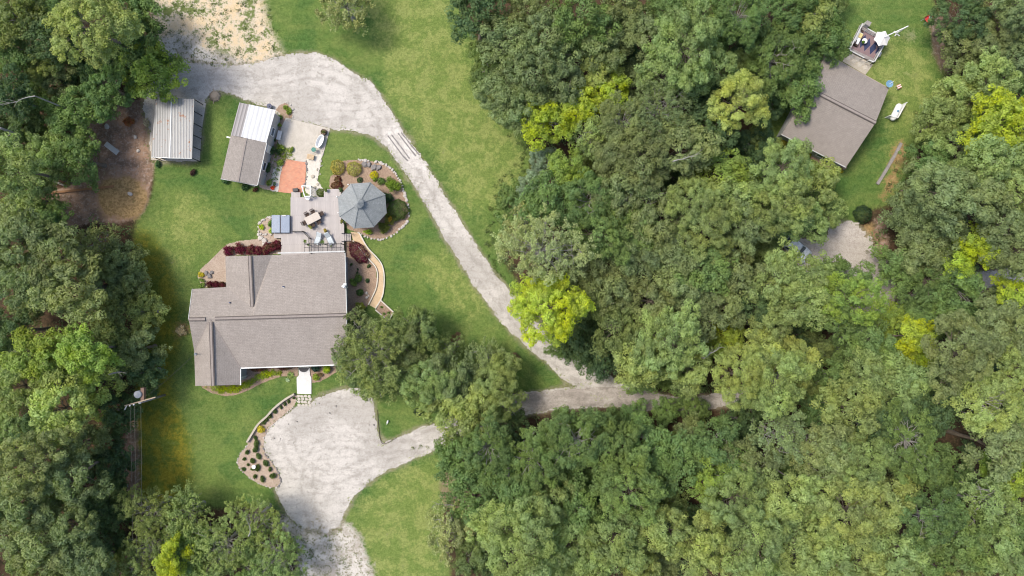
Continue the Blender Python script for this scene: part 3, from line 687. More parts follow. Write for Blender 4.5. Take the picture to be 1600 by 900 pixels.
# --- woods along the bottom
T("""760,702,46,m 722,728,38,m,B,1.9 832,722,46,m 800,674,30,d,B,1.9 866,690,40,m 902,690,52,m 952,702,48,m 982,762,54,m 1060,720,40,m 1116,700,40,m 1112,742,40,k 1172,720,40,g 1222,682,44,g,S 1272,702,42,g,S 1152,782,52,l,P
 1222,782,46,l,P 1182,842,54,l,P 1102,862,46,l,P 1042,832,46,l,P 962,842,46,l,P 822,862,60,l,P 780,820,38,l,P 882,850,42,l,P 902,792,40,m 742,780,42,m,B,1.9 700,832,38,s,S,1.9 862,790,42,l,P 1252,850,44,l,P 1292,872,46,l,P
 820,780,40,m 1020,700,38,m 930,880,42,l,P 1000,890,36,l,P 745,862,34,o,B,1.9 1160,660,34,d,B,1.9 1042,640,22,m,B,1.9 985,652,24,m,B,1.9 1085,640,20,m,B,1.9 890,670,26,m,B,1.9 950,668,26,m,B,1.9 722,700,28,m,B,1.9""", 'broad')
# --- fill the rest of the canopy
FL = [(-20, -20), (232, -20), (250, 60), (262, 110), (230, 140), (190, 165), (140, 190), (140, 270), (70, 290), (80, 330), (150, 360), (205, 400), (235, 470), (238, 560), (200, 600), (190, 700), (188, 760), (300, 785), (430, 800), (465, 850), (470, 920), (-20, 920)]
FU = [(715, -20), (750, 60), (755, 130), (820, 200), (850, 250), (800, 310), (790, 380), (810, 450), (860, 525), (940, 565), (1000, 590), (1110, 605), (1180, 640), (1620, 640), (1620, -20), (1500, -20), (1500, 60), (1510, 110), (1460, 170), (1440, 220),
      (1420, 280), (1385, 330), (1392, 440), (1340, 450), (1280, 400), (1300, 330), (1270, 270), (1215, 250), (1190, 200), (1250, 130), (1310, 50), (1320, -20)]
FBt = [(705, 715), (745, 680), (830, 665), (960, 655), (1110, 655), (1180, 620), (1620, 620), (1620, 920), (750, 920), (705, 860), (710, 780)]
GAPS = [(95, 505, 34), (745, 805, 26), (1512, 702, 30), (1040, 650, 18), (1300, 520, 16), (1400, 470, 18), (1540, 432, 18), (860, 225, 10), (1180, 215, 30), (150, 300, 45), (1240, 388, 20)]
rf = random.Random(11)
def covered(x, y, f):
    return any((x-t[0])**2+(y-t[1])**2 < (t[2]*f)**2 for t in TREES)
fills = 0
for _ in range(6000):
    x, y = rf.uniform(-5, 1605), rf.uniform(-5, 905); r = rf.uniform(26, 38)
    ok = False
    for poly in (FL, FU, FBt):
        if all(bool(pip(np.array([x+dx]), np.array([y+dy]), poly)[0]) for dx, dy in ((0, 0), (r*.6, 0), (-r*.6, 0), (0, r*.6), (0, -r*.6))): ok = True
    if not ok or any((x-g[0])**2+(y-g[1])**2 < (g[2]+r*.6)**2 for g in GAPS): continue
    if any((x-t[0])**2+(y-t[1])**2 < (t[2]*.62+r*.42)**2 for t in TREES): continue
    near = min(TREES, key=lambda t: (x-t[0])**2+(y-t[1])**2)
    TREES.append([x, y, r, rf.choice([near[3] if near[3] not in 'yts' else 'm', 'm', 'g', 'd', 'o']), rf.choice(['broad', 'broad', 'pine']), 1.9]); fills += 1
def zone_of(x, y):
    if x < 300 and y < 190: return "in the woods left of the carport"
    if x < 300 and y < 345: return "left of the straw patch"
    if x < 300 and y < 480: return "left of the olive lawn strip"
    if x < 250 and y < 640: return "left of the power pole"
    if x < 205: return "in the bottom left woods"
    if x < 500: return "beside the bottom sandy patch"
    if x < 620 and y < 60: return "above the sandy yard"
    if x < 835 and 440 < y < 690 and not (x > 780 and y < 500): return "over the front lawn"
    if y < 225 and x < 1015: return "beside the open meadow"
    if y < 225 and x < 1345: return "left of the neighbour's house"
    if y < 450 and x < 1000: return "right of the long driveway"
    if y < 450 and x < 1150: return "in the middle of the wood"
    if y < 455 and x < 1335: return "below the neighbour's house"
    if y < 640 and x < 1105: return "just above the woodland lane"
    if y < 655 and x < 1335: return "at the lane's right end"
    if x < 1000: return "below the lane's left half"
    if y >= 640 and x < 1300: return "below the lane's right half"
    if y < 250: return "right of the neighbour's lawn"
    if y < 400: return "right of the timber edging"
    if y < 580: return "right of the parking pad"
    if y < 740: return "in the lower right woods"
    return "in the bottom right corner"
ORD = "first second third fourth fifth sixth seventh eighth ninth tenth eleventh twelfth thirteenth fourteenth fifteenth sixteenth".split()
NUM = "one two three four five six seven eight nine ten eleven twelve thirteen fourteen fifteen sixteen".split()
def sizeword(r): return 'broad' if r >= 42 else ('medium' if r >= 32 else 'small')
def in_open(x, y):
    a = (np.array([x]), np.array([y])); return any(bool(pip(a[0], a[1], P_)[0]) for P_ in (LAWN1, LAWN2, DRIVE, CIRCLE, PAD)) or any(bool(pip(a[0], a[1], P_)[0]) for P_ in ZONES['z_dirt']+ZONES['z_sand'])
for t in TREES:
    if t[5] > 2:
        rm = t[2]*MPP/(1+t[2]*MPP*t[5]*.8/CAMH); f_ = 1-(t[5]-.5)*rm/CAMH
        for q_ in (1, .5, .25):
            g_ = 1-(1-f_)*q_
            if in_open(800+(t[0]-800)*g_, 450+(t[1]-450)*g_) and math.hypot(t[0]-800, t[1]-450)*(1-g_) > t[2]*.8: t[5] = 1.9
    if 1180 < t[0] < 1310 and t[1] < 150: t[5] = 1.9
groups = {}
for t in TREES: groups.setdefault((sizeword(t[2]), t[3], t[4], zone_of(t[0], t[1])), []).append(t)
for k, L in groups.items():
    L.sort(key=lambda t: t[0]); sz, c, kd, zn = k; what = f"{sz} {COLS[c][1]} {'pale-limbed tree' if kd == 'sparse' else KINDW[kd][1]}".replace('thin pale pale', 'thin pale')
    for i, t in enumerate(L):
        t.append(f"the only {what} {zn}" if len(L) == 1 else f"{ORD[i]} of {NUM[len(L)-1]} {what}s {zn}")
rt = random.Random(5)
for (px, py, r, c, kd, K, label) in TREES:
    R = 4.4 if r >= 40 else 2.9
    keys = [k for k in PROTO if k[0] == kd]; Rs = sorted({k[1] for k in keys})
    rm = r*MPP/(1+r*MPP*K*.8/CAMH)
    R = Rs[1] if rm > .5*(Rs[0]+Rs[1])*.92 else Rs[0]
    key = rt.choice([k for k in keys if k[1] == R]); cm, trs = PROTO[key]
    s = rm/R*1.06; hc = (K*R-.5*R)*s
    p = W(px, py, hc); nm = KINDW[kd][0]
    root = thing(nm, label, "tree", (p.x, p.y, 0), rt.uniform(0, 2*math.pi), "trees of the woods around the houses")
    root.scale = (s*rt.uniform(.86, 1.14), s*rt.uniform(.86, 1.14), s)
    tr = bpy.data.objects.new("trunk", trs[K]); COL.objects.link(tr); tr.parent = root
    cr = bpy.data.objects.new("crown", cm); COL.objects.link(cr); cr.parent = root; cr.location = (0, 0, K*R-.66*R)
    b = COLS[c][0]; v = rt.uniform(.86, 1.14); h = rt.uniform(-.07, .07)
    cr.color = (b[0]*v*(1+h), b[1]*v, b[2]*v*(1-h), 1)

rl = random.Random(21)
def dead_limb(px, py, h, ang, L, label):
    mb = MB(); p = W(px, py, h-1.2); d = Vector((math.cos(ang), math.sin(ang), .25)); cur = p; r0 = .07
    for i in range(5):
        d = (d+Vector((rl.uniform(-.35, .35), rl.uniform(-.35, .35), rl.uniform(-.1, .2)))).normalized(); nx_ = cur+d*L/5
        mb.tube(cur, nx_, r0*(1-i*.17), r0*(1-(i+1)*.17), 6, False)
        if i > 0:
            for _ in range(2): e2 = nx_+(d+Vector((rl.uniform(-1, 1), rl.uniform(-1, 1), rl.uniform(-.2, .5)))).normalized()*rl.uniform(.4, 1.1); mb.tube(nx_, e2, .022, .008, 4, False)
        cur = nx_
    mb.tube((p.x, p.y, 0), p, .14, .07, 7, False)
    o = mb.build("dead_tree", M['palebark'], None, True); tag(o, label, "dead tree", "bare dead trees in the woods")
for i, (x, y, h, a_, L, lb) in enumerate([(55, 150, 11, 3.6, 3.2, "bare pale tree top beneath the light green pine, top left"), (1052, 252, 13, .6, 2.6, "bare twigs in the pines left of the neighbour's front wall"), (1225, 690, 11, 2.2, 3.4, "pale forked dead top below the large yellow-green pine"), (1240, 752, 11, .3, 3.2, "pale dead limb right of centre in the lower woods"),
    (820, 700, 9, 1.2, 2.6, "white dead twigs between the lane and the lower woods"), (795, 745, 9, 2.4, 1.8, "white dead twig cluster lower left in the woods below the lane"), (1310, 705, 10, 1.1, 2.4, "grey dead limb upright left of the lower right woods"), (388, 838, 8, 1.0, 2.2, "pale dead branch in the crowns beside the sandy patch"),
    (170, 585, 8, .2, 2.0, "white bare branches in the yellowish pines by the power pole"), (1100, 560, 11, 1.0, 2.2, "pair of pale bare stems above the lane"), (710, 790, 5, 2.6, 2.6, "whitish dead brush at the lower wood's left edge"), (1550, 320, 9, .2, 3.0, "thin pale limb right of the timber edging woods")]):
    dead_limb(x, y, h, a_, L, lb)

# undergrowth in the shade of the woods (uncountable)
def undergrowth():
    rs = np.random.RandomState(8); n = 5200; X = rs.uniform(-70, 70, n); Y = rs.uniform(-41, 41, n)
    px, py = X/MPP+800, 450-Y/MPP
    ok = ~(pip(px, py, LAWN1) | pip(px, py, LAWN2) | pip(px, py, DRIVE) | pip(px, py, CIRCLE) | pip(px, py, PAD))
    for z in ZONES['z_dirt']: ok &= ~(pip(px, py, z) & (rs.rand(n) < .93))
    X, Y = X[ok], Y[ok]; Vs = []; rn = []
    for x, y in zip(X, Y):
        r = rs.uniform(.4, 1.1); k = int(26*r*r)+8; d = sphere_dirs(rs, k, 0)
        Vs.append(leafquads(rs, np.array([x, y, rs.uniform(.1, .9)])+d*r*np.array([1, 1, .8])*rs.uniform(.4, 1, (k, 1)), d*.5+np.array([0, 0, .6]), .26, .16, .5)); rn.append(np.clip(rs.rand()*.5+.5*rs.rand(k), 0, 1))
    me = quads_mesh("undergrowth", np.concatenate(Vs), np.concatenate(rn), M['leaf'])
    o = bpy.data.objects.new("undergrowth", me); COL.objects.link(o); o.color = (.12, .18, .07, 1)
    tag(o, "dark leafy undergrowth on the forest floor between the trees", "undergrowth", kind='stuff')
undergrowth()

# ------------------------------------------------------------------ shrubs
def bush_mesh(kind, R, seed, h=.8):
    rs = np.random.RandomState(seed)
    if kind == 'round':
        k = int(1700*R*R)+120; d = sphere_dirs(rs, k, -.15)
        wob = 1+.05*np.sin(d[:, :1]*9+seed)+.05*np.sin(d[:, 1:2]*8+2)
        V = leafquads(rs, d*R*wob*rs.uniform(.86, 1.02, (k, 1))*np.array([1, 1, h]), d, .13, .08, .55); z0 = R*h*.25
        rn = np.clip(.25+.5*rs.rand(k), 0, 1)
    elif kind == 'clump':
        nt = int(12*R*R)+7; D = sphere_dirs(rs, nt, 0)*R*.72*rs.uniform(.3, 1.1, (nt, 1)); Vs = []; rr = []
        for q in D:
            tr = rs.uniform(.25, .42)*min(1, R+.2); k = int(90*tr/.3); d = sphere_dirs(rs, k, -.3)
            Vs.append(leafquads(rs, q*np.array([1, 1, h])+d*tr*rs.uniform(.4, 1.1, (k, 1)), d*.6+np.array([0, 0, .4]), .15, .09, .55)); rr.append(np.clip(.5*rs.rand()+.5*rs.rand(k), 0, 1))
        V = np.concatenate(Vs); rn = np.concatenate(rr); z0 = R*.35
    else:   # 'grassy': arching blades from the centre
        k = int(150*R)+50; t = rs.uniform(0, 2*np.pi, k); l = R*rs.uniform(.5, 1, k)
        dirs = np.stack([np.cos(t), np.sin(t), rs.uniform(.2, 1.2, k)], -1); P = unit(dirs)*l[:, None]*.5
        side = np.stack([-np.sin(t), np.cos(t), np.zeros(k)], -1)*.035
        tip = unit(dirs)*l[:, None]*np.array([1, 1, .7]); V = np.stack([np.zeros((k, 3)), P+side, tip, P-side], 1); rn = rs.rand(k); z0 = 0
    V = V+np.array([0, 0, z0]); V[..., 2] = np.maximum(V[..., 2], .01)
    return quads_mesh("leaves", V, rn, M['leaf'])
BM = {}
def bush(name, px, py, rpx, col, label, kind='clump', h=.8, cat='shrub', group=None, sx=1, sy=1, rz=0, z=0.03):
    R = rpx*MPP; key = (kind, round(R*5)/5, h)
    if key not in BM: BM[key] = bush_mesh(kind, max(.15, key[1]), 7+len(BM)*3, h)
    o = bpy.data.objects.new(name, BM[key]); COL.objects.link(o); p = W(px, py, R*.5+z); o.location = (p.x, p.y, z)
    f = R/max(.15, key[1]); o.scale = (f*sx, f*sy, f); o.rotation_euler = (0, 0, rz if rz else (px*7.3) % 6.28); o.color = (*[min(.9, x*1.3) for x in col], 1)
    return tag(o, label, cat, group)

# ------------------------------------------------------------------ planting beds and hard ground around the house
BED_GAZ = [(514, 293), (516, 276), (530, 268), (524, 254), (545, 250), (575, 251), (600, 256), (618, 272), (627, 288), (633, 306), (638, 322), (639, 340), (632, 352), (618, 364), (600, 373), (586, 374), (570, 369), (556, 362), (543, 358), (540, 345), (527, 330), (528, 300)]
BED_E = [(540, 372), (552, 375), (562, 388), (576, 403), (588, 420), (589, 447), (582, 466), (574, 478), (560, 492), (546, 500), (541, 470)]
BED_NW = [(316, 449), (309, 432), (314, 420), (330, 406), (345, 390), (356, 381), (375, 376), (398, 374), (410, 372), (404, 362), (405, 348), (416, 340), (430, 338), (431, 372), (440, 374), (440, 397), (353, 400), (354, 449)]
BED_S = [(312, 603), (330, 614), (352, 619), (370, 617), (390, 609), (405, 601), (422, 593), (440, 588), (466, 588), (466, 573), (375, 573), (374, 602)]
BED_S2 = [(484, 573), (486, 598), (500, 597), (512, 590), (528, 580), (545, 570), (540, 566), (484, 570)]
BED_CIR = [(460, 616), (464, 617), (463, 626), (460, 634), (446, 646), (432, 658), (421, 668), (413, 684), (412, 700), (414, 708), (424, 721), (434, 736), (439, 752), (434, 760), (422, 762), (408, 757), (396, 751), (386, 743), (377, 735), (371, 724), (375, 709), (386, 698), (388, 688), (396, 674), (406, 660), (430, 638)]
BED_SH = [(431, 172), (436, 165), (448, 160), (457, 174), (457, 184), (446, 186), (438, 208), (432, 226), (428, 245), (422, 262), (408, 288), (402, 290), (416, 223)]
BED_SH2 = [(428, 228), (452, 230), (462, 235), (460, 252), (448, 252), (441, 262), (436, 285), (426, 298), (414, 296), (404, 292), (420, 262)]
raster("gazebo_mulch_bed", BED_GAZ, M['mulch'], .022, .3, 1, .08)
raster("east_mulch_bed", BED_E, M['mulch'], .022, .3, 1, .08)
raster("west_mulch_bed", BED_NW, M['mulchpale'], .022, .3, 1, .08)
raster("front_mulch_bed", BED_S, M['mulch'], .022, .3, 1, .08)
raster("entrance_mulch_bed", BED_S2, M['mulch'], .022, .3, 1, .08)
raster("driveway_mulch_bed", BED_CIR, M['mulchpale'], .034, .3, 1, .08)
raster("workshop_border_soil", BED_SH, M['mulch'], .036, .3, 1, .08)
raster("rockery_soil", BED_SH2, M['mulchpale'], .030, .3, 1, .08)
PADC = [(447, 184), (516, 201), (507, 235), (503, 247), (480, 256), (450, 248), (441, 231), (434, 222), (440, 198)]
sheet("concrete_pad", PADC, M['concrete'], .05, .15, smooth=False)
STONEP = [(480, 246), (503, 240), (500, 262), (496, 282), (506, 296), (498, 308), (486, 306), (477, 300), (479, 276)]
raster("pale_rubble_path", STONEP, M['edging'], .056, .3, 1, .08)
sheet("brick_patio", [(448, 249), (479, 254), (477, 287), (474, 300), (463, 303), (435, 300), (438, 275), (443, 257)], M['brickpave'], .06, .2, smooth=False)
raster("pebble_strip", [(428, 262), (441, 258), (435, 300), (422, 298), (424, 280)], M['edging'], .046, .3, 1, .08)
PATH = [(548, 362), (562, 364), (568, 375), (574, 387), (586, 402), (598, 416), (599, 440), (599, 458), (594, 470), (587, 482), (576, 476), (583, 462), (589, 446), (589, 421), (582, 411), (574, 402), (562, 388), (552, 376)]
sheet("tan_path", PATH, M['tan'], .04, .1, smooth=False)
WALK = [(467, 574), (484, 574), (485, 586), (487, 590), (487, 615.5), (464.7, 615), (464, 590), (467.5, 586)]
sheet("front_walk", WALK, M['pale_concrete'], .06, .1, smooth=False, thick=.08)
SLAB1 = [(236, 200), (241, 152), (302, 152), (322, 162), (316, 200), (312, 252), (298, 252), (236, 250)]
sheet("carport_slab", SLAB1, M['concrete'], .034, .3, smooth=False)
sheet("workshop_apron", [(431, 172), (438, 177), (430, 205), (424, 228), (417, 252), (409, 284), (398, 292), (380, 286)], M['concrete'], .04, .2, smooth=False)
sheet("flagstone_terrace", [(1325, 79), (1364, 101), (1352, 117), (1316, 96)], M['wallstone'], .05, .1, smooth=False)
HB = [(1258, 205), (1325, 262), (1310, 270), (1290, 262), (1225, 222), (1218, 208)]
raster("neighbour_flower_bed", HB, M['mulch'], .03, .3, 1, .08)

def edge_line(name, pts, m, width, h, label, cat, z=0.04):
    mb = MB(); P = [W(x, y) for x, y in densify(pts, 5, 0, 3, False)]
    for i in range(len(P)-1):
        a = P[i].copy(); b = P[i+1].copy(); a.z = b.z = z+h/2; mb.bar(a, b, width*(1+.06*((i*7) % 3-1)), h)
    o = mb.build(name, m); return tag(o, label, cat)
edge_line("timber_edging", [(562, 364), (574, 386), (598, 416), (599, 458), (587, 482)], M['edging'], .14, .18, "pale timber edging on the lawn side of the tan path", "edging")
edge_line("timber_edging", [(552, 376), (574, 402), (589, 421), (589, 446), (583, 462), (576, 476)], M['edging'], .12, .18, "pale timber edging between tan path and mulch bed", "edging")
edge_line("garden_wall", [(461, 615), (446, 624), (430, 637), (418, 650), (405, 662), (396, 676), (387.5, 690)], M['wallstone'], .24, .42, "curved tan stone wall edging the driveway planting bed", "wall")
edge_line("metal_edging", [(590, 640), (592, 668), (598, 693), (620, 684)], M['darkbrown'], .04, .06, "thin dark metal edging where the gravel meets the grass island", "edging")
edge_line("timber_edging", [(1407, 224), (1400, 238), (1390, 255), (1380, 272), (1370, 288)], M['greywood'], .34, .22, "weathered pale timber lying along the neighbour's lawn edge", "edging", 0)
mb = MB()
for a, b in (((595, 469), (615.5, 488)), ((615.5, 488), (607, 501)), ((607, 501), (587, 484))):
    p, q = W(*a), W(*b); p.z = q.z = .14; mb.bar(p, q, .14, .24)
bx_ = mb.build("raised_bed_frame", M['edging']); tag(bx_, "pale timber raised bed frame at the end of the tan path", "garden bed")
mbs = MB(); mbs.prism([tuple(W(x, y))[:2] for x, y in ((595, 470), (614, 488), (607, 499.5), (588.5, 484))], .02, .16); mbs.build("soil", M['mulch'], bx_)

# flagstones in the grass at the foot of the walk
rr = random.Random(4); cnt = 0
for j in range(4):
    for i in range(4):
        x = 466.5+i*5.6+(j % 2)*1.4+rr.uniform(-.6, .6); y = 619+j*4.6+rr.uniform(-.6, .6)
        mb = MB(); n = 6; pts = [(rr.uniform(.19, .275)*math.cos(t), rr.uniform(.17, .23)*math.sin(t)) for t in [2*math.pi*(k+i*.3+j*.2)/n+rr.uniform(-.3, .3) for k in range(n)]]
        mb.prism(pts, 0, .05); o = mb.build("flagstone", M['concrete']); o.location = W(x, y)+Vector((0, 0, .03))
        tag(o, "irregular pale flagstone set in grass below the front walk", "flagstone", "flagstones below the front walk")

# ------------------------------------------------------------------ low ground cover as stuff
def cover(name, poly, col, dens, h, label, seed, size=.15, z=.03, cl=.35):
    rs = np.random.RandomState(seed); xs_ = [p[0] for p in poly]; ys_ = [p[1] for p in poly]
    area = (max(xs_)-min(xs_))*(max(ys_)-min(ys_))*MPP*MPP; n = int(area*dens)
    px = rs.uniform(min(xs_), max(xs_), n); py = rs.uniform(min(ys_), max(ys_), n); ok = pip(px, py, poly); px, py = px[ok], py[ok]; Vs = []; rn = []
    for x, y in zip(px, py):
        k = 16; d = sphere_dirs(rs, k, 0); c = np.array([(x-800)*MPP, (450-y)*MPP, z])
        Vs.append(leafquads(rs, c+d*np.array([cl, cl, h])*rs.uniform(.3, 1, (k, 1)), d*.5+np.array([0, 0, .7]), size, size*.5, .5)); rn.append(np.clip(rs.rand()*.5+.5*rs.rand(k), 0, 1))
    me = quads_mesh(name, np.concatenate(Vs), np.concatenate(rn), M['leaf'])
    o = bpy.data.objects.new(name, me); COL.objects.link(o); o.color = (*col, 1); return tag(o, label, "ground cover", kind='stuff')
CH = (.33, .42, .02); GR = (.10, .17, .035); DG = (.045, .09, .035); LG = (.20, .28, .05)
cover("chartreuse_ground_cover", [(322, 604), (345, 613), (370, 611), (390, 602), (403, 594), (420, 588), (440, 585), (440, 579), (415, 580), (395, 590), (376, 602)], CH, 40, .3, "bright chartreuse ground cover curving along the front of the house", 1)
cover("low_green_border_plants", [(418, 176), (438, 178), (430, 210), (422, 245), (412, 285), (404, 288), (420, 240), (432, 190)], GR, 11, .3, "mixed low green plants between workshop and concrete pad", 2)
cover("sandy_weeds", [(245, 0), (420, 0), (440, 60), (440, 95), (300, 105), (255, 100)], (.10, .14, .045), .9, .15, "sparse low weeds scattered over the sandy yard", 3, .14)
cover("sandy_weeds", [(470, 825), (535, 830), (590, 900), (465, 900)], (.16, .19, .08), 1.2, .12, "sparse weeds growing through the sand at the bottom edge", 4, .12)
cover("rockery_plants", [(432, 228), (460, 232), (458, 252), (446, 250), (438, 262), (434, 280), (424, 285)], LG, 9, .25, "mixed light green rockery plants beside the brick patio", 6)
cover("meadow_fringe", [(700, 0), (725, 0), (755, 90), (760, 140), (810, 200), (840, 240), (800, 300), (780, 350), (770, 400), (790, 440), (775, 430), (755, 380), (770, 290), (810, 240), (790, 205), (740, 150), (735, 70)], (.11, .15, .045), 2.2, .35, "rough fringe of weeds where the meadow meets the wood", 7, .18)
cover("lane_fringe", [(640, 700), (720, 690), (735, 740), (725, 800), (705, 860), (700, 800), (710, 745), (690, 715)], (.16, .19, .075), 1.6, .35, "rough brush along the wood's edge below the lane", 8, .18)
cover("neighbour_fringe", [(1440, 150), (1480, 100), (1470, 40), (1500, 60), (1500, 130), (1450, 220), (1420, 240), (1400, 320), (1370, 400), (1350, 400), (1380, 310), (1405, 235)], (.14, .15, .06), 1.4, .25, "rough fringe of weeds along the neighbour's lawn", 9, .18)

def tufts(name, label, col, seed, npts=None, lines=(), wob=5.0, step=1.1, size=.14, h=.13):
    rs = np.random.RandomState(seed); pts = []
    for ln in lines:
        for x, y in densify(ln, step, 0, 1):
            if rs.rand() < .25+.6*math.sin(x*.11+y*.07+seed)*math.sin(y*.19-x*.05): pts.append((x+rs.normal(0, wob*.6), y+rs.normal(0, wob*.6)))
    if npts:
        x = rs.uniform(200, 1480, npts); y = rs.uniform(0, 900, npts)
        ok = (pip(x, y, LAWN1) | pip(x, y, LAWN2)) & ~pip(x, y, DRIVE) & ~pip(x, y, CIRCLE)
        for B_ in (BED_GAZ, BED_E, BED_NW, BED_S, BED_S2, BED_CIR, BED_SH, BED_SH2, PADC, PATH, WALK, SLAB1, STONEP): ok &= ~pip(x, y, B_)
        pts += list(zip(x[ok], y[ok]))
    Vs = []; rn = []
    for x, y in pts:
        r = rs.uniform(.08, .26); k = 9; d = sphere_dirs(rs, k, 0); c = np.array([(x-800)*MPP, (450-y)*MPP, .02])
        Vs.append(leafquads(rs, c+d*np.array([r, r, h])*rs.uniform(.3, 1, (k, 1)), d*.4+np.array([0, 0, .8]), size, size*.45, .5)); rn.append(np.clip(rs.rand()*.6+.4*rs.rand(k), 0, 1))
    me = quads_mesh(name, np.concatenate(Vs), np.concatenate(rn), M['leaf'])
    o = bpy.data.objects.new(name, me); COL.objects.link(o); o.color = (*col, 1); tag(o, label, "grass", kind='stuff')
tufts("edge_grass", "rough grass creeping over the edges of the gravel drives", (.24, .29, .095), 6, lines=[DRIVE, CIRCLE], wob=4.0, size=.11, h=.05)

# ------------------------------------------------------------------ individual shrubs and small plants
def series(name, items, col, template, kind='clump', h=.8, cat='plant', group=None, jit=.08):
    r_ = random.Random(len(items)*7+len(template))
    for i, it in enumerate(items):
        v = r_.uniform(1-jit, 1+jit); c = tuple(x*v for x in col)
        bush(name, it[0], it[1], it[2]*(1.22 if 'crimson' in template else r_.uniform(.85, 1.25)), c, template.format(ORD[i]), kind, h, cat, group, r_.uniform(.8, 1.2), r_.uniform(.75, 1.15))
RED = (.13, .012, .03); DRED = (.10, .014, .022); BURG = (.12, .012, .038)
series("red_shrub", [(358, 392, 8.5), (376, 389.5, 8.5), (392, 390.5, 8), (405, 391.5, 7.5), (417, 388.5, 8), (428, 386, 9.5), (434, 380, 7)], RED, "{} from left of the seven crimson shrubs along the back wall", 'clump', .8, 'shrub', "crimson shrubs behind the house")
series("red_shrub", [(329, 443, 6), (338.5, 443, 6.5), (348, 443.5, 6)], DRED, "{} from left of three dark red shrubs in the house's left corner", 'clump', .8, 'shrub', "dark red corner shrubs")
bush("burgundy_shrub", 560, 394.5, 14, BURG, "large oval burgundy shrub beside the tan path", 'round', .75, 'shrub', None, 1.42, .86, rad(-50))
GOLD = (.36, .31, .07)
bush("golden_shrub", 526.5, 261, 11, GOLD, "left one of two clipped round golden shrubs above the gazebo", 'round', .85, 'shrub', "clipped golden shrubs", 1.0, 1.08)
bush("golden_shrub", 552.5, 263, 11.5, (.37, .33, .08), "right one of two clipped round golden shrubs above the gazebo", 'round', .85, 'shrub', "clipped golden shrubs")
bush("dark_red_shrub", 527.5, 280.5, 5.5, (.11, .03, .022), "small dark red shrub below the left golden shrub", 'round', .7)
bush("dark_red_shrub", 526, 289.5, 8, (.13, .035, .025), "flattened dark red shrub touching the deck's top right corner", 'round', .6, 'shrub', None, 1.2, .75, .01)
bush("yellow_shrub", 584, 273.5, 6.5, (.50, .48, .02), "bright yellow ball-shaped shrub above the gazebo", 'round')
bush("cypress_shrub", 562, 281, 4.5, DG, "small dark green shrub touching the gazebo's top edge", 'round')
bush("green_shrub", 613, 290, 14, (.15, .24, .035), "large leafy green shrub at the gazebo's upper right")
bush("green_shrub", 595, 281, 7, GR, "small mid-green shrub between the yellow shrub and the large leafy one")
bush("green_shrub", 606, 309, 10, DG, "dark green shrub hard against the gazebo's right side")
bush("clipped_shrub", 621, 328, 16.5, (.085, .135, .03), "largest round dark green shrub right of the gazebo", 'round', .75)
bush("spotted_shrub", 610, 343, 11, (.16, .17, .035), "olive green shrub with orange tips below the largest round shrub")
bush("spotted_shrub", 600, 355, 10.5, (.12, .15, .035), "olive green shrub with orange tips at the gazebo bed's lower edge")
bush("orange_tipped_plant", 609, 342, 4, (.40, .26, .03), "orange flowering tips on top of the olive shrub", h=.8, cat='flowers', z=.75)
bush("green_shrub", 586, 279.5, 3.5, LG, "tiny light green plant just under the yellow shrub")
bush("yellow_green_plant", 575, 362, 6, CH, "chartreuse plant just below the gazebo roof", 'clump', .4, 'plant', None, 1.6, .6, .01)
bush("rounded_shrub", 500.5, 300.5, 6.5, (.15, .19, .055), "pale green rounded shrub in the notch of the deck", 'round')
bush("green_shrub", 551.5, 441.5, 6, LG, "light green shrub touching the house's right wall")
bush("green_shrub", 562, 436, 8, GR, "spiky green shrub in the middle of the right mulch bed", 'clump')
bush("green_shrub", 562, 457, 5.5, (.08, .16, .04), "round green shrub lowest in the right mulch bed", 'round')
bush("yellow_green_plant", 563, 479, 9, (.24, .26, .03), "yellow-green shrub peeping from under the front tree")
series("small_plant", [(549, 413, 2), (559, 421, 2), (558, 426, 2.2), (576.5, 415.5, 2.5), (574, 438, 2.5)], DG, "{} from top of the five tiny plants in the right mulch bed", 'clump', .8, 'plant', "tiny plants in the right mulch bed")
series("flowering_plant", [(314.5, 430, 4.5)], (.55, .45, .02), "bright yellow flowers at the left end of the west bed", 'clump', .6, 'flowers')
series("yellow_green_plant", [(315, 438, 4), (316, 446, 4)], LG, "{} light green plant below the yellow flowers of the west bed")
series("yellow_green_plant", [(408, 356, 4.5), (424, 361, 6)], CH, "{} of two chartreuse plants beside the blue hot tub", 'clump', .7)
bush("green_shrub", 424, 348, 6, (.08, .17, .02), "mid-green shrub at the hot tub's left side")
bush("green_shrub", 453, 586, 8, (.25, .33, .10), "variegated light green hosta left of the front walk", 'grassy')
bush("hosta_plant", 449, 594, 5, (.36, .45, .30), "small white-edged hosta at the tip of the front bed", 'grassy')
bush("green_shrub", 493, 577, 8, (.03, .07, .05), "dark green shrub right of the front door")
bush("green_shrub", 513, 577, 8, CH, "chartreuse shrub at the right end of the front wall")
bush("yellow_green_plant", 492, 590, 6.5, (.27, .33, .03), "yellow-green plant along the right side of the front walk")
bush("russet_plant", 500, 586, 4, (.22, .12, .06), "small russet plant between two yellow-green ones at the front walk")
bush("red_shrub", 400, 578, 7, (.12, .05, .03), "rust brown shrub under the front gutter", sx=2.0, sy=.7, rz=.01)
bush("red_shrub", 442, 576, 7, (.12, .05, .035), "rust brown shrub left of the front door", sx=1.7, sy=.7, rz=.01)
series("bed_plant", [(459, 622, 2.6), (451, 627, 3), (445, 631, 3), (439, 636, 3.2), (430, 643, 4), (421, 650, 4.2), (416, 655, 3.4), (412, 660, 3)], (.075, .11, .03),
       "{} from top of the eight little plants beside the curved stone wall", 'clump', .8, 'plant', "plants beside the curved wall")
bush("yellow_shrub", 406, 672, 7, (.52, .42, .02), "bright yellow shrub at the lower end of the curved stone wall")
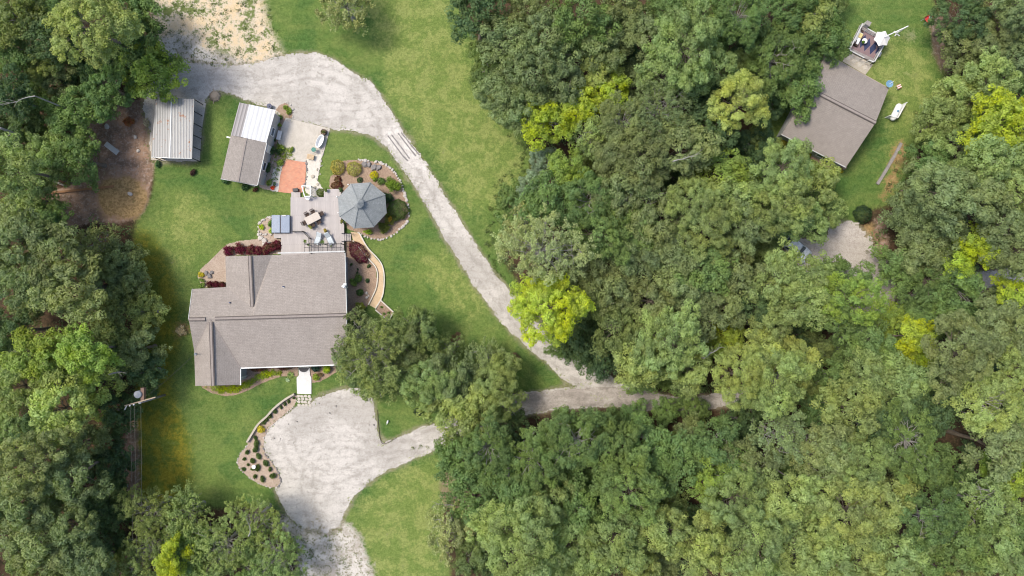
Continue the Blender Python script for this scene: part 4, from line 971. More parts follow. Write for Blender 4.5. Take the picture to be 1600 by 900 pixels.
series("bed_plant", [(399, 684, 3), (400, 693, 4.4), (399, 702, 4.2), (386, 707, 3.6), (403.5, 713, 4), (382, 717, 3.2), (394, 720, 4.6), (387.5, 726, 2.5), (416, 723.5, 4.6), (395.5, 732, 4), (403, 731, 4), (381, 733, 3), (421.5, 733, 3.4), (398.5, 744, 3.4), (426, 744, 4.6), (409.5, 748.5, 3.6)], (.07, .115, .03),
       "{} from top of the plants dotted over the wide mulch bed", 'clump', .8, 'plant', "plants dotted over the wide mulch bed")
series("rockery_shrub", [(427, 218, 6), (424.5, 235, 9.5), (436, 236, 5.5), (417, 258, 6.5), (418.5, 264, 6), (409, 273, 6.5), (415, 254, 4)], (.055, .11, .04), "{} from top of the dark green shrubs along the workshop's right wall", 'clump', .9, 'shrub', "shrubs along the workshop wall")
series("light_shrub", [(447, 168, 4.5), (452, 174, 4), (435, 194, 4.5), (440, 233, 5), (455, 234, 5), (436, 254, 6), (421, 286, 4)], LG, "{} from top of the light green plants of the workshop border", 'clump', .8, 'plant', "light plants of the workshop border")
bush("palm_plant", 437, 183, 6.5, (.06, .15, .03), "spiky dark green plant at the top right of the workshop", 'grassy')
bush("red_flowers", 426, 293, 2.6, (.65, .09, .03), "small scarlet flowers at the brick patio's lower left corner", 'clump', .7, 'flowers')
bush("round_evergreen", 1349, 334.5, 14, (.035, .065, .03), "very dark round evergreen bush at the foot of the neighbour's lawn", 'round', .9)
bush("green_shrub", 653, 646, 8, (.035, .06, .03), "dark shrub on the grass island by the gravel", 'clump')
bush("dark_red_shrub", 301, 269, 5, (.06, .03, .028), "small dark maroon shrub on the lawn below the carport", 'clump')
bush("green_shrub", 246, 256, 5, (.05, .12, .05), "small bluish green shrub at the carport's lower left corner")
bush("green_shrub", 351, 284, 6.5, (.05, .12, .045), "round green shrub at the workshop's lower left corner")
bush("green_shrub", 384, 292, 6, (.05, .11, .04), "green shrub centred under the workshop's lower gable")
bush("green_shrub", 399, 296, 4, (.10, .05, .03), "brownish shrub at the workshop's lower right corner")
bush("bleached_shrub", 283, 517, 9, (.50, .40, .28), "bleached dry shrub touching the house's left gable")
bush("bleached_shrub", 228, 192, 6, (.42, .37, .30), "pale dry clump left of the carport")
bush("brush_pile", 200, 190, 9, (.30, .12, .05), "rusty brown pile of dead needles at the wood's edge", h=.5)
bush("red_shrub", 712, 530, 11, (.17, .10, .06), "low brown bush between the front trees", h=.5)
bush("red_shrub", 803, 557, 9, (.22, .12, .09), "pinkish brown dry bush near the tip of the front lawn", h=.5)
bush("orange_shrub", 1371, 522, 7, (.35, .22, .05), "orange-brown small tree top beside the lime tree", z=3)
bush("yellow_green_plant", 1227, 223, 7, (.27, .23, .02), "golden bush at the neighbour house's lower left corner", h=.8)
bush("yellow_green_plant", 1263, 243, 7, (.20, .22, .03), "olive bush along the neighbour's front wall", h=.8)
bush("yellow_green_plant", 1312, 266, 5, (.30, .27, .02), "yellow bush at the neighbour house's lowest corner", h=.8)
series("small_plant", [(597, 480, 2.5), (600, 490, 2.5), (607, 489, 2.6), (610, 495, 2.4)], GR, "{} of the four seedlings in the raised bed", 'clump', .8, 'plant', "raised bed seedlings")

def stones(items, m, label, group, name="border_rock", cat="rock", z=.03):
    r_ = random.Random(len(items)); made = []
    for i, (x, y, r) in enumerate(items):
        mb = MB(); mb.stone((0, 0, 0), r, i, .7, 1, r_.uniform(.6, 1), r_.uniform(0, 3)); o = mb.build(name, m); o.location = W(x, y)+Vector((0, 0, z)); tag(o, label, cat, group)
def along(pts, step, r0, r1, seed, wob=.8, drop=.1):
    r_ = random.Random(seed); return [(x+r_.uniform(-wob, wob), y+r_.uniform(-wob, wob), r_.uniform(r0, r1)) for x, y in densify(pts, step, 0, seed, False) if r_.random() > drop]
stones(along([(560, 250), (580, 252), (600, 256), (618, 271), (628, 290), (634, 310), (639, 325), (638, 342), (630, 354)], 3.6, .13, .26, 2), M['stone'], "rough pale rock in the edging around the gazebo bed", "rocks edging the gazebo bed")
stones(along([(628, 356), (616, 366), (600, 373), (586, 374), (570, 369), (560, 363)], 4.6, .10, .22, 3), M['stone'], "pale rock in the lower edging of the gazebo bed", "rocks in the gazebo bed's lower edge")
stones(along([(405, 362), (405, 350), (415, 341), (429, 338)], 3.2, .14, .24, 4), M['stone'], "pale rock in the curve left of the hot tub", "rocks curving round the hot tub bed")
stones(along([(404, 366), (416, 366), (427, 365)], 3.5, .14, .24, 5)+[(408, 372, .35), (414, 376, .4), (420, 380, .3), (412, 381, .25)], M['stone'], "pale pinkish rock heaped beside the grey deck's left step", "rocks heaped by the deck step")
stones(along([(463, 626), (458, 636), (446, 647), (434, 657), (422, 668), (413, 684)], 4, .07, .15, 6, .8, .25), M['stone'], "small pale rock between curved bed and gravel", "small rocks along the curved bed")
stones(along([(412, 700), (415, 710), (425, 722), (434, 736), (439, 752), (434, 760)], 2.8, .10, .18, 7), M['greystone'], "dark grey rock where the wide mulch bed meets the gravel", "dark rocks beside the gravel circle")
stones(along([(422, 762), (408, 757), (396, 750), (384, 741), (374, 731), (371, 722), (376, 708), (387, 696)], 3.6, .08, .16, 8, .5, .15), M['stone'], "small pale rock on the lawn side of the wide mulch bed", "rocks on the lawn side of the mulch bed")
stones(along([(505, 205), (504, 240), (501, 262), (497, 282)], 5, .10, .22, 9, 2.2), M['stone'], "pale rock along the edge of the rubble path", "rocks along the rubble path")
stones(along([(479, 252), (480, 270), (477, 288)], 3, .10, .2, 10, .7), M['greystone'], "dark rock between brick patio and rubble path", "dark rocks beside the brick patio")
stones(along([(447, 160), (454, 165), (458, 175), (457, 186), (448, 187)], 3.2, .10, .2, 11), M['stone'], "pale rock ringing the little island bed above the concrete pad", "rocks of the little island bed")
stones([(573, 458, .22), (576, 462, .16), (573, 465, .2)], M['stone'], "pale rock in the heap low in the right mulch bed", "rock heap in the right bed")
stones([(323, 427, .35), (328, 431, .4), (331, 426, .28)], M['greystone'], "grey boulder in the west mulch bed", "boulders in the west bed")
stones([(204, 303, .35)], M['stone'], "single white rock on the round straw patch", None)
stones([(168, 198, .4), (212, 214, .3), (216, 236, .25)], M['stone'], "grey-white rock on bare ground left of the carport", "rocks left of the carport")
stones([(585, 262, .5), (592, 262, .45), (577, 258, .4), (570, 257, .4)], M['greystone'], "large grey boulder in the gazebo bed's top right", "boulders in the gazebo bed")
stones([(487, 300, .25), (492, 293, .22), (497, 288, .2), (496, 265, .2), (489, 276, .25)], M['wallstone'], "tan stone lying on the rubble path", "tan stones on the rubble path")

rk = random.Random(77)
stones([(rk.gauss(cx0, 9), rk.gauss(cy0, 6), rk.uniform(.05, .12)) for cx0, cy0, n0 in ((436, 690, 5), (460, 665, 5), (500, 640, 4), (540, 632, 5), (580, 664, 5)) for _ in range(n0)], M['greystone'], "small dark stone lying loose on the gravel turnaround", "loose dark stones on the turnaround", "loose_stone", "rock", .03)
# ------------------------------------------------------------------ houses
def rface(mb, pts):
    p = [Vector(q) for q in pts]; n = Vector((0, 0, 0))
    for i in range(len(p)):
        a, b = p[i], p[(i+1) % len(p)]; n += a.cross(b)
    n.normalize()
    if n.z < 0: p.reverse(); n = -n
    u = Vector((0, 0, 1)).cross(n)
    u = u.normalized() if u.length > .02 else Vector((1, 0, 0)); v = n.cross(u)
    mb.face(p, [(q.dot(u), q.dot(v)) for q in p])
def solid(o, t=.14):
    m = o.modifiers.new("thickness", 'SOLIDIFY'); m.thickness = t; m.offset = -1; return o
def ridge(root, a, b, name="ridge_cap"):
    a = Vector(a)+Vector((0, 0, .03)); b = Vector(b)+Vector((0, 0, .03))
    mb = MB(); mb.bar(a, b, .46, .07); o = mb.build(name, M['roof_dark'], root)  # wider dark bar: shadow lines on both sides of the vent strip, put in as colour
    mb = MB(); mb.bar(a+Vector((0, 0, .05)), b+Vector((0, 0, .05)), .24, .06); mb.build("vent_strip", M['roof_cap'], o); return o
def window(root, p, d, wd=1.2, h=1.1, z=1.5, nrm=None):
    """p on wall plan, d unit along the wall, outward nrm"""
    nrm = Vector(nrm); d = Vector(d); c = Vector((p[0], p[1], z)); mb = MB()
    for s_ in (-1, 1):
        mb.bar(c+d*s_*wd/2-Vector((0, 0, h/2))+nrm*.03, c+d*s_*wd/2+Vector((0, 0, h/2))+nrm*.03, .08, .08)
        mb.bar(c-d*wd/2+Vector((0, 0, s_*h/2))+nrm*.03, c+d*wd/2+Vector((0, 0, s_*h/2))+nrm*.03, .08, .08)
    f = mb.build("window", M['white'], root)
    mb = MB(); q = c+nrm*.015; mb.face([q-d*wd/2-Vector((0, 0, h/2)), q+d*wd/2-Vector((0, 0, h/2)), q+d*wd/2+Vector((0, 0, h/2)), q-d*wd/2+Vector((0, 0, h/2))]); mb.build("pane", M['glass'], f)

HE, HR = 2.8, 4.3
house = thing("ranch_house", "large L-shaped house with taupe shingle roof and white gutters", "house")
e = lambda x, y: W(x, y, HE)
A_ = e(352, 400.5); I_ = e(353.5, 448.5); NW_ = e(301, 451.5); L_ = W(295, 499, HR); R_ = W(541, 492, HR)
Gz = 3.85; G_ = W(390.5, 399.5, Gz); Gs = W(394.5, 482, Gz); V1 = e(425, 398.5); NE_ = e(538.5, 395); Rm = W(394.5, 496.2, HR)
F_ = W(328, 498, HR); Fs = W(333.2, 602.5, HR-.05); SW_ = e(305, 603); W2 = e(303.5, 549); E2 = e(375.5, 574.5); SEc = e(375.5, 601); SE_ = e(539, 569)
SWm = e(303.5, 548.5)
mb = MB()
for f in ([A_, I_, Gs, G_], [G_, Gs, V1], [NE_, V1, Gs, Rm, R_], [NW_, I_, Gs, Rm, F_, L_], [L_, F_, W2], [F_, W2, SW_, Fs], [F_, Fs, SEc, E2], [F_, E2, SE_, R_]): 
    # fan triangles so that slightly non-planar slopes stay well formed
    rface(mb, f)
roof = solid(mb.build("roof", M['roof_main'], house), .16)
for a, b in ((L_, W(321, 498.6, HR)), (W(336, 497.8, HR), R_)): ridge(house, a, b)
ridge(house, W(390.4, 400, Gz), W(394.4, 479, Gz)); ridge(house, W(329.5, 503, HR), Fs)
mb = MB(); mb.bar(F_+Vector((0, 0, .02)), E2+Vector((0, 0, .02)), .12, .04); mb.bar(F_+Vector((0, 0, .02)), W2+Vector((0, 0, .02)), .10, .04); mb.build("valley_flashing", M['roof_cap'], house)
mb = MB(); up = Vector((0, 0, -.06))
for a, b in ((E2, SE_), (E2, SEc)): mb.bar(a+up+Vector((0, -.06, 0)), b+up+Vector((0.0, -.06, 0)), .14, .12)
mb.build("gutter", M['white'], house)
mb = MB(); mb.bar(e(434, 396.3)+Vector((0, .07, -.05)), e(539, 393.6)+Vector((0, .07, -.05)), .14, .12); mb.build("gutter", M['offwhite'], house)
mb = MB(); mb.bar(NE_+Vector((.05, 0, -.05)), R_+Vector((.05, 0, -.05)), .08, .16); mb.bar(R_+Vector((.05, 0, -.05)), SE_+Vector((.05, 0, -.05)), .08, .16)
mb.bar(L_+Vector((-.05, 0, -.05)), NW_+Vector((-.05, 0, -.05)), .06, .16); mb.build("rake_board", M['offwhite'], house)
def inset(pts, d):
    c = sum((Vector((p.x, p.y, 0)) for p in pts), Vector())/len(pts); return c
wl = [(A_.x+.35, A_.y-.35), (V1.x, A_.y-.35), (NE_.x-.3, NE_.y-.4), (NE_.x-.3, SE_.y+.9), (E2.x-.3, E2.y+1.0), (SEc.x-.35, SEc.y+.4), (SW_.x+.4, SW_.y+.4), (SW_.x+.4, NW_.y-.4), (I_.x+.35, I_.y-.4)]
mb = MB(); mb.prism(wl, 0, 2.62)
xe = wl[2][0]
mb.face([(xe, wl[2][1], 2.62), (xe, wl[3][1], 2.62), (xe-.02, R_.y, HR-.22)]); xw = wl[6][0]
mb.face([(xw, wl[7][1], 2.62), (xw, SWm.y, 2.62), (xw+.02, L_.y, HR-.22)])
yn = wl[0][1]; mb.face([(A_.x+.5, yn, 2.62), (V1.x, yn, 2.62), (G_.x, yn-.02, Gz-.22)]); ys = wl[5][1]; mb.face([(SW_.x+.4, ys, 2.62), (SEc.x-.4, ys, 2.62), (Fs.x, ys+.02, HR-.3)])
mb.build("wall", M['siding'], house)
for y_, w_ in ((478, 1.6), (461, .9), (418, 1.2)): window(house, (xe+.005, (450-y_)*MPP), (0, 1, 0), w_, 1.1, 1.5, (1, 0, 0))
window(house, (-29.8, yn+.005), (1, 0, 0), 1.4, 1.0, 1.5, (0, 1, 0))
mb = MB(); mb.box((-26.0, wl[3][1]-.02, 1.02), (.95, .06, 2.04)); dr_ = mb.build("door", M['darkbrown'], house)
mb = MB(); mb.tube((-25.65, wl[3][1]-.06, 1.0), (-25.65, wl[3][1]-.12, 1.0), .03); mb.build("handle", M['black'], dr_)
for x_, y_, z_ in ((443.3, 447.8, 3.55), (360, 472.8, 3.45)):
    p = W(x_, y_, z_); mb = MB(); mb.tube(p-Vector((0, 0, .2)), p+Vector((0, 0, .30)), .09, .09, 10); v_ = mb.build("vent_pipe", M['navy'], house)
    mb = MB(); mb.tube(p-Vector((0, .06, .14)), p+Vector((0, -.06, .06)), .19, .12, 10); mb.build("flashing", M['offwhite'], v_)
mb = MB(); mb.tube(W(542, 449, 1.6), W(538.5, 448.5, 3.9), .12, .12, 8); mb.tube(W(538.5, 448.5, 3.9), W(534.5, 446.5, 3.9), .16, .16, 8); mb.tube(W(537, 444.5, 3.8), W(541.5, 444.5, 3.8), .15, .15, 8)
mb.build("flue_pipe", M['white'], house)
mb = MB(); mb.box(tuple(W(540.5, 458, 3.1)), (.22, 2.0, .14)); mb.build("flue_shadow", M['greystone'], house)  # dark box standing in for the shadow beside the flue pipe
mb = MB(); mb.tube(W(306, 553, 2.6), W(304.6, 552.5, 4.2), .05, .05, 6); mb.box(tuple(W(306, 553, 3.0)), (.3, .3, .3)); mb.build("service_mast", M['grey_metal'], house)
mb = MB(); mb.bar(W(377, 590, 2.5), W(386, 587, .3), .12, .10); mb.bar(W(513, 570.5, 2.6), W(521, 573, .3), .1, .1); mb.build("downspout", M['offwhite'], house)
mb = MB(); n = 16; mb.prism([(-25.98+.62*math.cos(math.pi*i/n), -9.98-.52*math.sin(math.pi*i/n)) for i in range(n+1)], .145, .17)
o = mb.build("doormat", M['black']); tag(o, "dark half-round mat on the concrete walk at the front door", "doormat")

# neighbour's house
nh = thing("neighbour_house", "smaller house with a brown-grey gabled roof among the trees", "house")
nE, nR = 2.9, 4.7
a1, a2 = W(1221, 209.5, nE), W(1322, 261, nE); r1, r2 = W(1267, 140, nR), W(1368, 192, nR); b1, b2 = W(1289, 83, nE), W(1389, 138, nE)
mb = MB(); rface(mb, [a1, a2, r2, r1]); rface(mb, [r1, r2, b2, b1]); solid(mb.build("roof", M['roof_nb'], nh), .16)
ridge(nh, r1, r2)
def lerp(a, b, t): return a+(b-a)*t
cx_ = (a1+a2+b1+b2)/4
wp = [lerp(p, cx_, .07) for p in (a1, a2, b2, b1)]
mb = MB(); mb.prism([(p.x, p.y) for p in wp], 0, nE-.18)
for i, j, r_ in ((0, 3, r1), (1, 2, r2)):
    q = lerp(r_, cx_, .07); mb.face([(wp[i].x, wp[i].y, nE-.18), (wp[j].x, wp[j].y, nE-.18), (q.x, q.y, nR-.32)])
mb.build("wall", M['siding'], nh)
mb = MB(); dz = Vector((0, 0, -.07))
mb.bar(a1+dz, a2+dz, .16, .13); mb.build("gutter", M['offwhite'], nh); mb = MB(); mb.bar(b1+dz, b2+dz, .12, .12); mb.build("gutter", M['wood'], nh)
d_ = (a2-a1).normalized(); nn_ = Vector((d_.y, -d_.x, 0))
for t_ in (.25, .7):
    p = lerp(wp[0], wp[1], t_); window(nh, (p.x+nn_.x*.01, p.y+nn_.y*.01), tuple(d_), 1.3, 1.1, 1.5, tuple(nn_))
p = lerp(wp[0], wp[1], .48); mb = MB(); mb.bar(Vector((p.x, p.y, 1.0))-d_*.45+nn_*.03, Vector((p.x, p.y, 1.0))+d_*.45+nn_*.03, .06, 2.0); mb.build("door", M['darkbrown'], nh)
mb = MB(); c = W(1390, 131, 3.3); mb.lathe([(.08, -.12), (.36, -.06), (.44, .02), (.40, .03), (.3, -.02), (.04, -.07)], tuple(c), 16); dish = mb.build("satellite_dish", M['blue'], nh)
mb = MB(); mb.tube(W(1386, 134, 2.9), c-Vector((0, 0, .1)), .04); mb.tube(c, c+Vector((.3, .2, .35)), .025); mb.build("dish_arm", M['white'], dish)

# workshop building
wk = thing("workshop_building", "long workshop with grey metal, white metal and brown shingle roof sections", "building")
wE, wR = 2.5, 3.05
q = lambda x, y, z: W(x, y, z)
nw, ne, mw, me_, sw, se = q(374, 160, wE), q(431, 172, wE), q(360.5, 211.5, wE), q(416.5, 223, wE), q(345, 279, wE), q(402, 289.5, wE)
rn_, rm_ = q(389.5, 163.2, wR), q(376.5, 214, wR)
sn_, ss_ = q(385, 216, wR-.1), q(372, 284, wR-.1)
def rface_dir(mb, pts, along_):
    al = Vector(along_).normalized(); cr_ = Vector((al.y, -al.x, 0)); p = [Vector(t) for t in pts]
    n = sum((p[i].cross(p[(i+1) % len(p)]) for i in range(len(p))), Vector())
    if n.z < 0: p.reverse()
    mb.face(p, [(t.dot(cr_), t.dot(al)) for t in p])
ax_ = (mw-nw)
mb = MB(); rface_dir(mb, [nw, rn_, rm_, mw], ax_); solid(mb.build("grey_roof", M['metal_grey'], wk), .08)
mb = MB(); rface_dir(mb, [rn_+Vector((0, 0, .03)), ne+Vector((0, 0, .06)), me_+Vector((0, 0, .06)), rm_+Vector((0, 0, .03))], ax_); solid(mb.build("white_roof", M['metal_white'], wk), .08)
mb = MB(); rface(mb, [mw, sn_, ss_, sw]); rface(mb, [sn_, me_, se, ss_]); solid(mb.build("shingle_roof", M['roof_shop'], wk), .12)
mb = MB(); mb.bar(sn_+Vector((0, 0, .02)), ss_+Vector((0, 0, .02)), .2, .05); mb.build("ridge_cap", M['roof_cap'], wk)
mb = MB(); mb.bar(me_+Vector((.04, 0, 0)), se+Vector((.04, 0, 0)), .08, .12); mb.bar(sw+Vector((0, -.04, 0)), se+Vector((0, -.04, 0)), .06, .12); mb.build("fascia", M['offwhite'], wk)
cw = (nw+ne+sw+se)/4; mb = MB(); mb.prism([tuple(lerp(p, cw, .07))[:2] for p in (nw, ne, se, sw)], 0, wE-.1); mb.build("wall", M['siding'], wk)
mb = MB(); mb.bar(q(361, 215.5, 2.45), q(354.5, 214, 2.3), .16, .12); mb.build("downspout", M['white'], wk)
p0 = lerp(ne, cw, .07); p1 = lerp(se, cw, .07); dd = Vector((p1.x-p0.x, p1.y-p0.y, 0)).normalized(); no = Vector((-dd.y, dd.x, 0))
for t_ in (.25, .75): p = lerp(p0, p1, t_); window(wk, (p.x+no.x*.01, p.y+no.y*.01), tuple(dd), 1.0, .9, 1.5, tuple(no))
p = lerp(p0, p1, .5); mb = MB(); mb.bar(Vector((p.x, p.y, 1))-dd*.45+no*.03, Vector((p.x, p.y, 1))+dd*.45+no*.03, .06, 2.0); mb.build("door", M['white'], wk)

# open metal carport
cp = thing("metal_carport", "weathered white metal carport with rust patches and open right side", "carport")
cE, cR = 2.4, 2.6
c1, c2, c3, c4 = W(243, 154, cE-.2), W(303.5, 155, cE), W(300, 247, cE), W(236.5, 245, cE-.2); k1, k2 = W(268, 152.5, cR), W(265.5, 246.5, cR)
mb = MB(); rface_dir(mb, [c1, k1, k2, c4], (0, 1, 0)); rface_dir(mb, [k1, c2, c3, k2], (0, 1, 0)); solid(mb.build("roof", M['metal_old'], cp), .06)
mb = MB(); mb.bar(c3+Vector((0, -.04, 0)), k2+Vector((0, -.04, 0)), .06, .1); mb.bar(k2+Vector((0, -.04, 0)), c4+Vector((0, -.04, 0)), .06, .1); mb.bar(k1+Vector((0, 0, .03)), k2+Vector((0, 0, .03)), .10, .03); mb.build("roof_trim", M['white'], cp)
for i in range(6):
    p = lerp(c2, c3, i/5.0); mb = MB(); mb.tube((p.x-.05, p.y, 0), (p.x-.05, p.y, cE-.05), .06, .06, 6); mb.build("post", M['black'], cp)
    p = lerp(c1, c4, i/5.0); mb = MB(); mb.tube((p.x+.1, p.y, 0), (p.x+.1, p.y, cE-.25), .06, .06, 6); mb.build("post", M['black'], cp)
mb = MB(); mb.box(((c1.x+c4.x)/2+.25, (c1.y+c4.y)/2, 1.05), (.06, 7.0, 2.1)); mb.build("back_wall", M['metal_grey'], cp)
# inside the carport
for i, (x, y, sx_, sy_, h_, m_, lb) in enumerate(((306, 172, .9, 1.4, .7, 'grey_metal', "grey metal tool chest just inside the carport's open side"), (305, 205, .6, 1.0, .8, 'rustwood', "rust brown timber stack under the carport's right edge"), (304, 232, .8, .8, .5, 'blue', "faded blue barrel-sized bin near the carport's lower right"))):
    mb = MB(); mb.box((0, 0, h_/2), (sx_, sy_, h_)); mb.box((0, 0, h_+.03), (sx_+.06, sy_+.06, .06)); o = mb.build("storage_chest", M[m_], None, False, .03); o.location = W(x, y)+Vector((-.9, 0, .04)); tag(o, lb, "storage")

# ------------------------------------------------------------------ gazebo
gz = thing("gazebo", "octagonal gazebo with grey-blue shingle roof and small cupola", "gazebo", W(566.5, 321.5))
GE, GA = 2.6, 4.5
gc = W(566, 321, GE); ring = []
for k in range(8):
    t = rad(22.5+45*k+4); ring.append(Vector((gc.x+3.12*math.cos(t), gc.y+2.95*math.sin(t), GE)))
apex = Vector((gc.x, gc.y, GA)); off = -Vector(gz.location)
def inv(o, root): o.location = -Vector(root.location); return o
mb = MB(); inner = [lerp(r_, apex, .82) for r_ in ring]
for k in range(8): rface(mb, [ring[k], ring[(k+1) % 8], inner[(k+1) % 8], inner[k]])
inv(solid(mb.build("roof", M['roof_gaz'], gz), .12), gz)
mb = MB()
for k in range(8): mb.bar(ring[k]+Vector((0, 0, .04)), inner[k]+Vector((0, 0, .04)), .13, .05)
inv(mb.build("hip_cap", M['roof_gaz'], gz), gz)
cz = inner[0].z; cring = [Vector((gc.x+.66*math.cos(rad(26.5+45*k)), gc.y+.63*math.sin(rad(26.5+45*k)), cz+.42)) for k in range(8)]
mb = MB(); tp = Vector((gc.x, gc.y, cz+.95))
for k in range(8): rface(mb, [cring[k], cring[(k+1) % 8], tp])
cup = inv(solid(mb.build("cupola", M['roof_gaz'], gz), .06), gz)
mb = MB(); mb.lathe([(.5, 0), (.5, .5)], (gc.x, gc.y, cz-.05), 8); w_ = mb.build("cupola_wall", M['black'], cup)
base_r = [Vector((gz.location.x+2.7*math.cos(rad(26.5+45*k)), gz.location.y+2.55*math.sin(rad(26.5+45*k)), 0)) for k in range(8)]
mb = MB(); mb.prism([(p.x, p.y) for p in base_r], .05, .5); inv(mb.build("floor", M['deck'], gz), gz)
for k in range(8):
    mb = MB(); mb.bar(base_r[k]+Vector((0, 0, .5)), base_r[k]+Vector((0, 0, GE-.05)), .13, .13); inv(mb.build("post", M['white'], gz), gz)
    if k != 4:
        mb = MB(); a, b = base_r[k], base_r[(k+1) % 8]
        for z_ in (.65, 1.35): mb.bar(a+Vector((0, 0, z_)), b+Vector((0, 0, z_)), .06, .06)
        for i in range(1, 9): p = lerp(a, b, i/9); mb.bar(p+Vector((0, 0, .65)), p+Vector((0, 0, 1.35)), .03, .03)
        inv(mb.build("railing", M['white'], gz), gz)
mb = MB(); p = W(552.5, 325.5, 3.6); mb.box((p.x, p.y, p.z), (.12, .2, .25)); inv(mb.build("roof_vent", M['black'], gz), gz)

# ------------------------------------------------------------------ deck behind the house
DZ = .5
dk = thing("wooden_deck", "grey boarded deck between house, hot tub and gazebo", "deck")
mb = MB(); dpoly = [(454, 308), (506, 308), (506, 295.5), (533, 295.5), (533, 345), (537.5, 350), (537.5, 399), (439, 401), (439, 372), (428, 372), (428, 364.5), (454, 364.5)]
mb.prism([tuple(W(x, y, DZ))[:2] for x, y in dpoly], .3, DZ); mb.build("deck_floor", M['deck'], dk)
mb = MB()
for x, y in ((458, 312), (500, 312), (529, 300), (533, 385), (445, 380), (458, 350), (490, 350), (530, 345), (490, 390)): p = W(x, y); mb.bar((p.x, p.y, 0), (p.x, p.y, .3), .15, .15)
mb.build("support_post", M['greywood'], dk)
mb = MB(); mb.prism([tuple(W(x, y, .25))[:2] for x, y in ((455, 299.5), (469, 300.5), (469, 309), (455, 308.5))], .03, .25); mb.build("step", M['deck'], dk)
mb = MB(); mb.prism([tuple(W(x, y, .52))[:2] for x, y in ((506, 295.3), (532.8, 295.3), (532.8, 306), (506, 308.3))], .505, .52); mb.build("landing", M['deck'], dk)
def railing(root, pts, z0, h, m, step=.16, name="railing", top=.06):
    mb = MB()
    for i in range(len(pts)-1):
        a, b = W(*pts[i], z0+h), W(*pts[i+1], z0+h); L = (b-a).length
        mb.bar(a, b, top, .05); mb.bar(a-Vector((0, 0, h-.1)), b-Vector((0, 0, h-.1)), .04, .04)
        for p in (a, b): mb.bar(p-Vector((0, 0, h)), p+Vector((0, 0, .05)), .09, .09)
        for k in range(1, int(L/step)): p = lerp(a, b, k*step/L); mb.bar(p-Vector((0, 0, h-.1)), p, .022, .022)
    return mb.build(name, m, root)
railing(dk, [(456, 361.5), (472.5, 361.5), (482.5, 372), (483, 395)], DZ, .9, M['black'])
st_ = None
for i in range(3):
    mb = MB(); x0 = 538+i*3.6; z_ = .42-.13*i
    mb.prism([tuple(W(x, y, z_))[:2] for x, y in ((x0, 365.5), (x0+3.2, 365.5), (x0+3.2, 376), (x0, 376))], z_-.06, z_); mb.build("stair_tread", M['deck'], dk)
for y_ in (364.5, 377): mb = MB(); mb.bar(W(534, y_, 1.35), W(548, y_, .95), .06, .06); mb.bar(W(534, y_, DZ), W(534, y_, 1.37), .07, .07); mb.bar(W(548, y_), W(548, y_, .97), .07, .07); mb.build("stair_rail", M['black'], dk)
mb = MB(); mb.bar(W(533, 380, 1.3), W(538, 383, 1.3), .07, .07); mb.bar(W(538, 383, 0.1), W(538, 383, 1.3), .07, .07); mb.build("rail_post", M['black'], dk)

pg = thing("pergola_frame", "thin black metal pergola frame against the back wall over the deck", "pergola")
xs_ = [476.2, 483.5, 490.6, 497.4, 504.5, 511.5, 518.5, 525.3, 532.5]
for x_ in xs_: mb = MB(); mb.bar(W(x_, 379, 2.5), W(x_, 394.5, 2.5), .055, .07); mb.build("rafter", M['black'], pg)
for y_, w_ in ((381, .09), (386.5, .05)): mb = MB(); mb.bar(W(475, y_, 2.44), W(534, y_, 2.44), w_, .08); mb.build("beam", M['black'], pg)
for x_ in (476, 504, 533): mb = MB(); p = W(x_, 381, 2.44); mb.bar((p.x, p.y, DZ), (p.x, p.y, 2.44), .09, .09); mb.build("post", M['black'], pg)
series("hanging_fern", [(479, 377.5, 4.5), (484.5, 383, 3.5), (506, 379, 4.5), (520, 385, 2.5)], (.13, .19, .05), "{} from left of the ferns hanging from the black pergola", 'grassy', .8, 'plant', "ferns on the pergola")
for o in COL.objects:
    if o.name.startswith("hanging_fern"): o.location.z = 2.05; o.location.x *= .985; o.location.y *= .985

# hot tub
ht = thing("hot_tub", "square hot tub under a faded blue folding cover", "hot tub", W(442.5, 351))
hc = W(442.5, 350.5, .95)
mb = MB(); mb.box((0, 0, .45), (2.12, 2.12, .9)); mb.build("cabinet", M['greywood'], ht)
hx, hy = hc.x-ht.location.x, hc.y-ht.location.y
for s_ in (-1, 1): mb = MB(); mb.box((s_*.545, 0, .97), (1.07, 2.2, .12)); o = mb.build("cover_half", M['blue_cover'], ht, False, .05); o.location = (0, 0, 0); o.rotation_euler = (0, rad(s_*2.5), 0)
mb = MB(); mb.box((.45, 1.02, 1.06), (.5, .14, .06)); mb.box((-1.0, 1.08, .9), (.05, .06, .3)); mb.bar((1.1, -.95, .9), (1.1, .95, .9), .05, .05); mb.build("cover_lifter", M['offwhite'], ht)

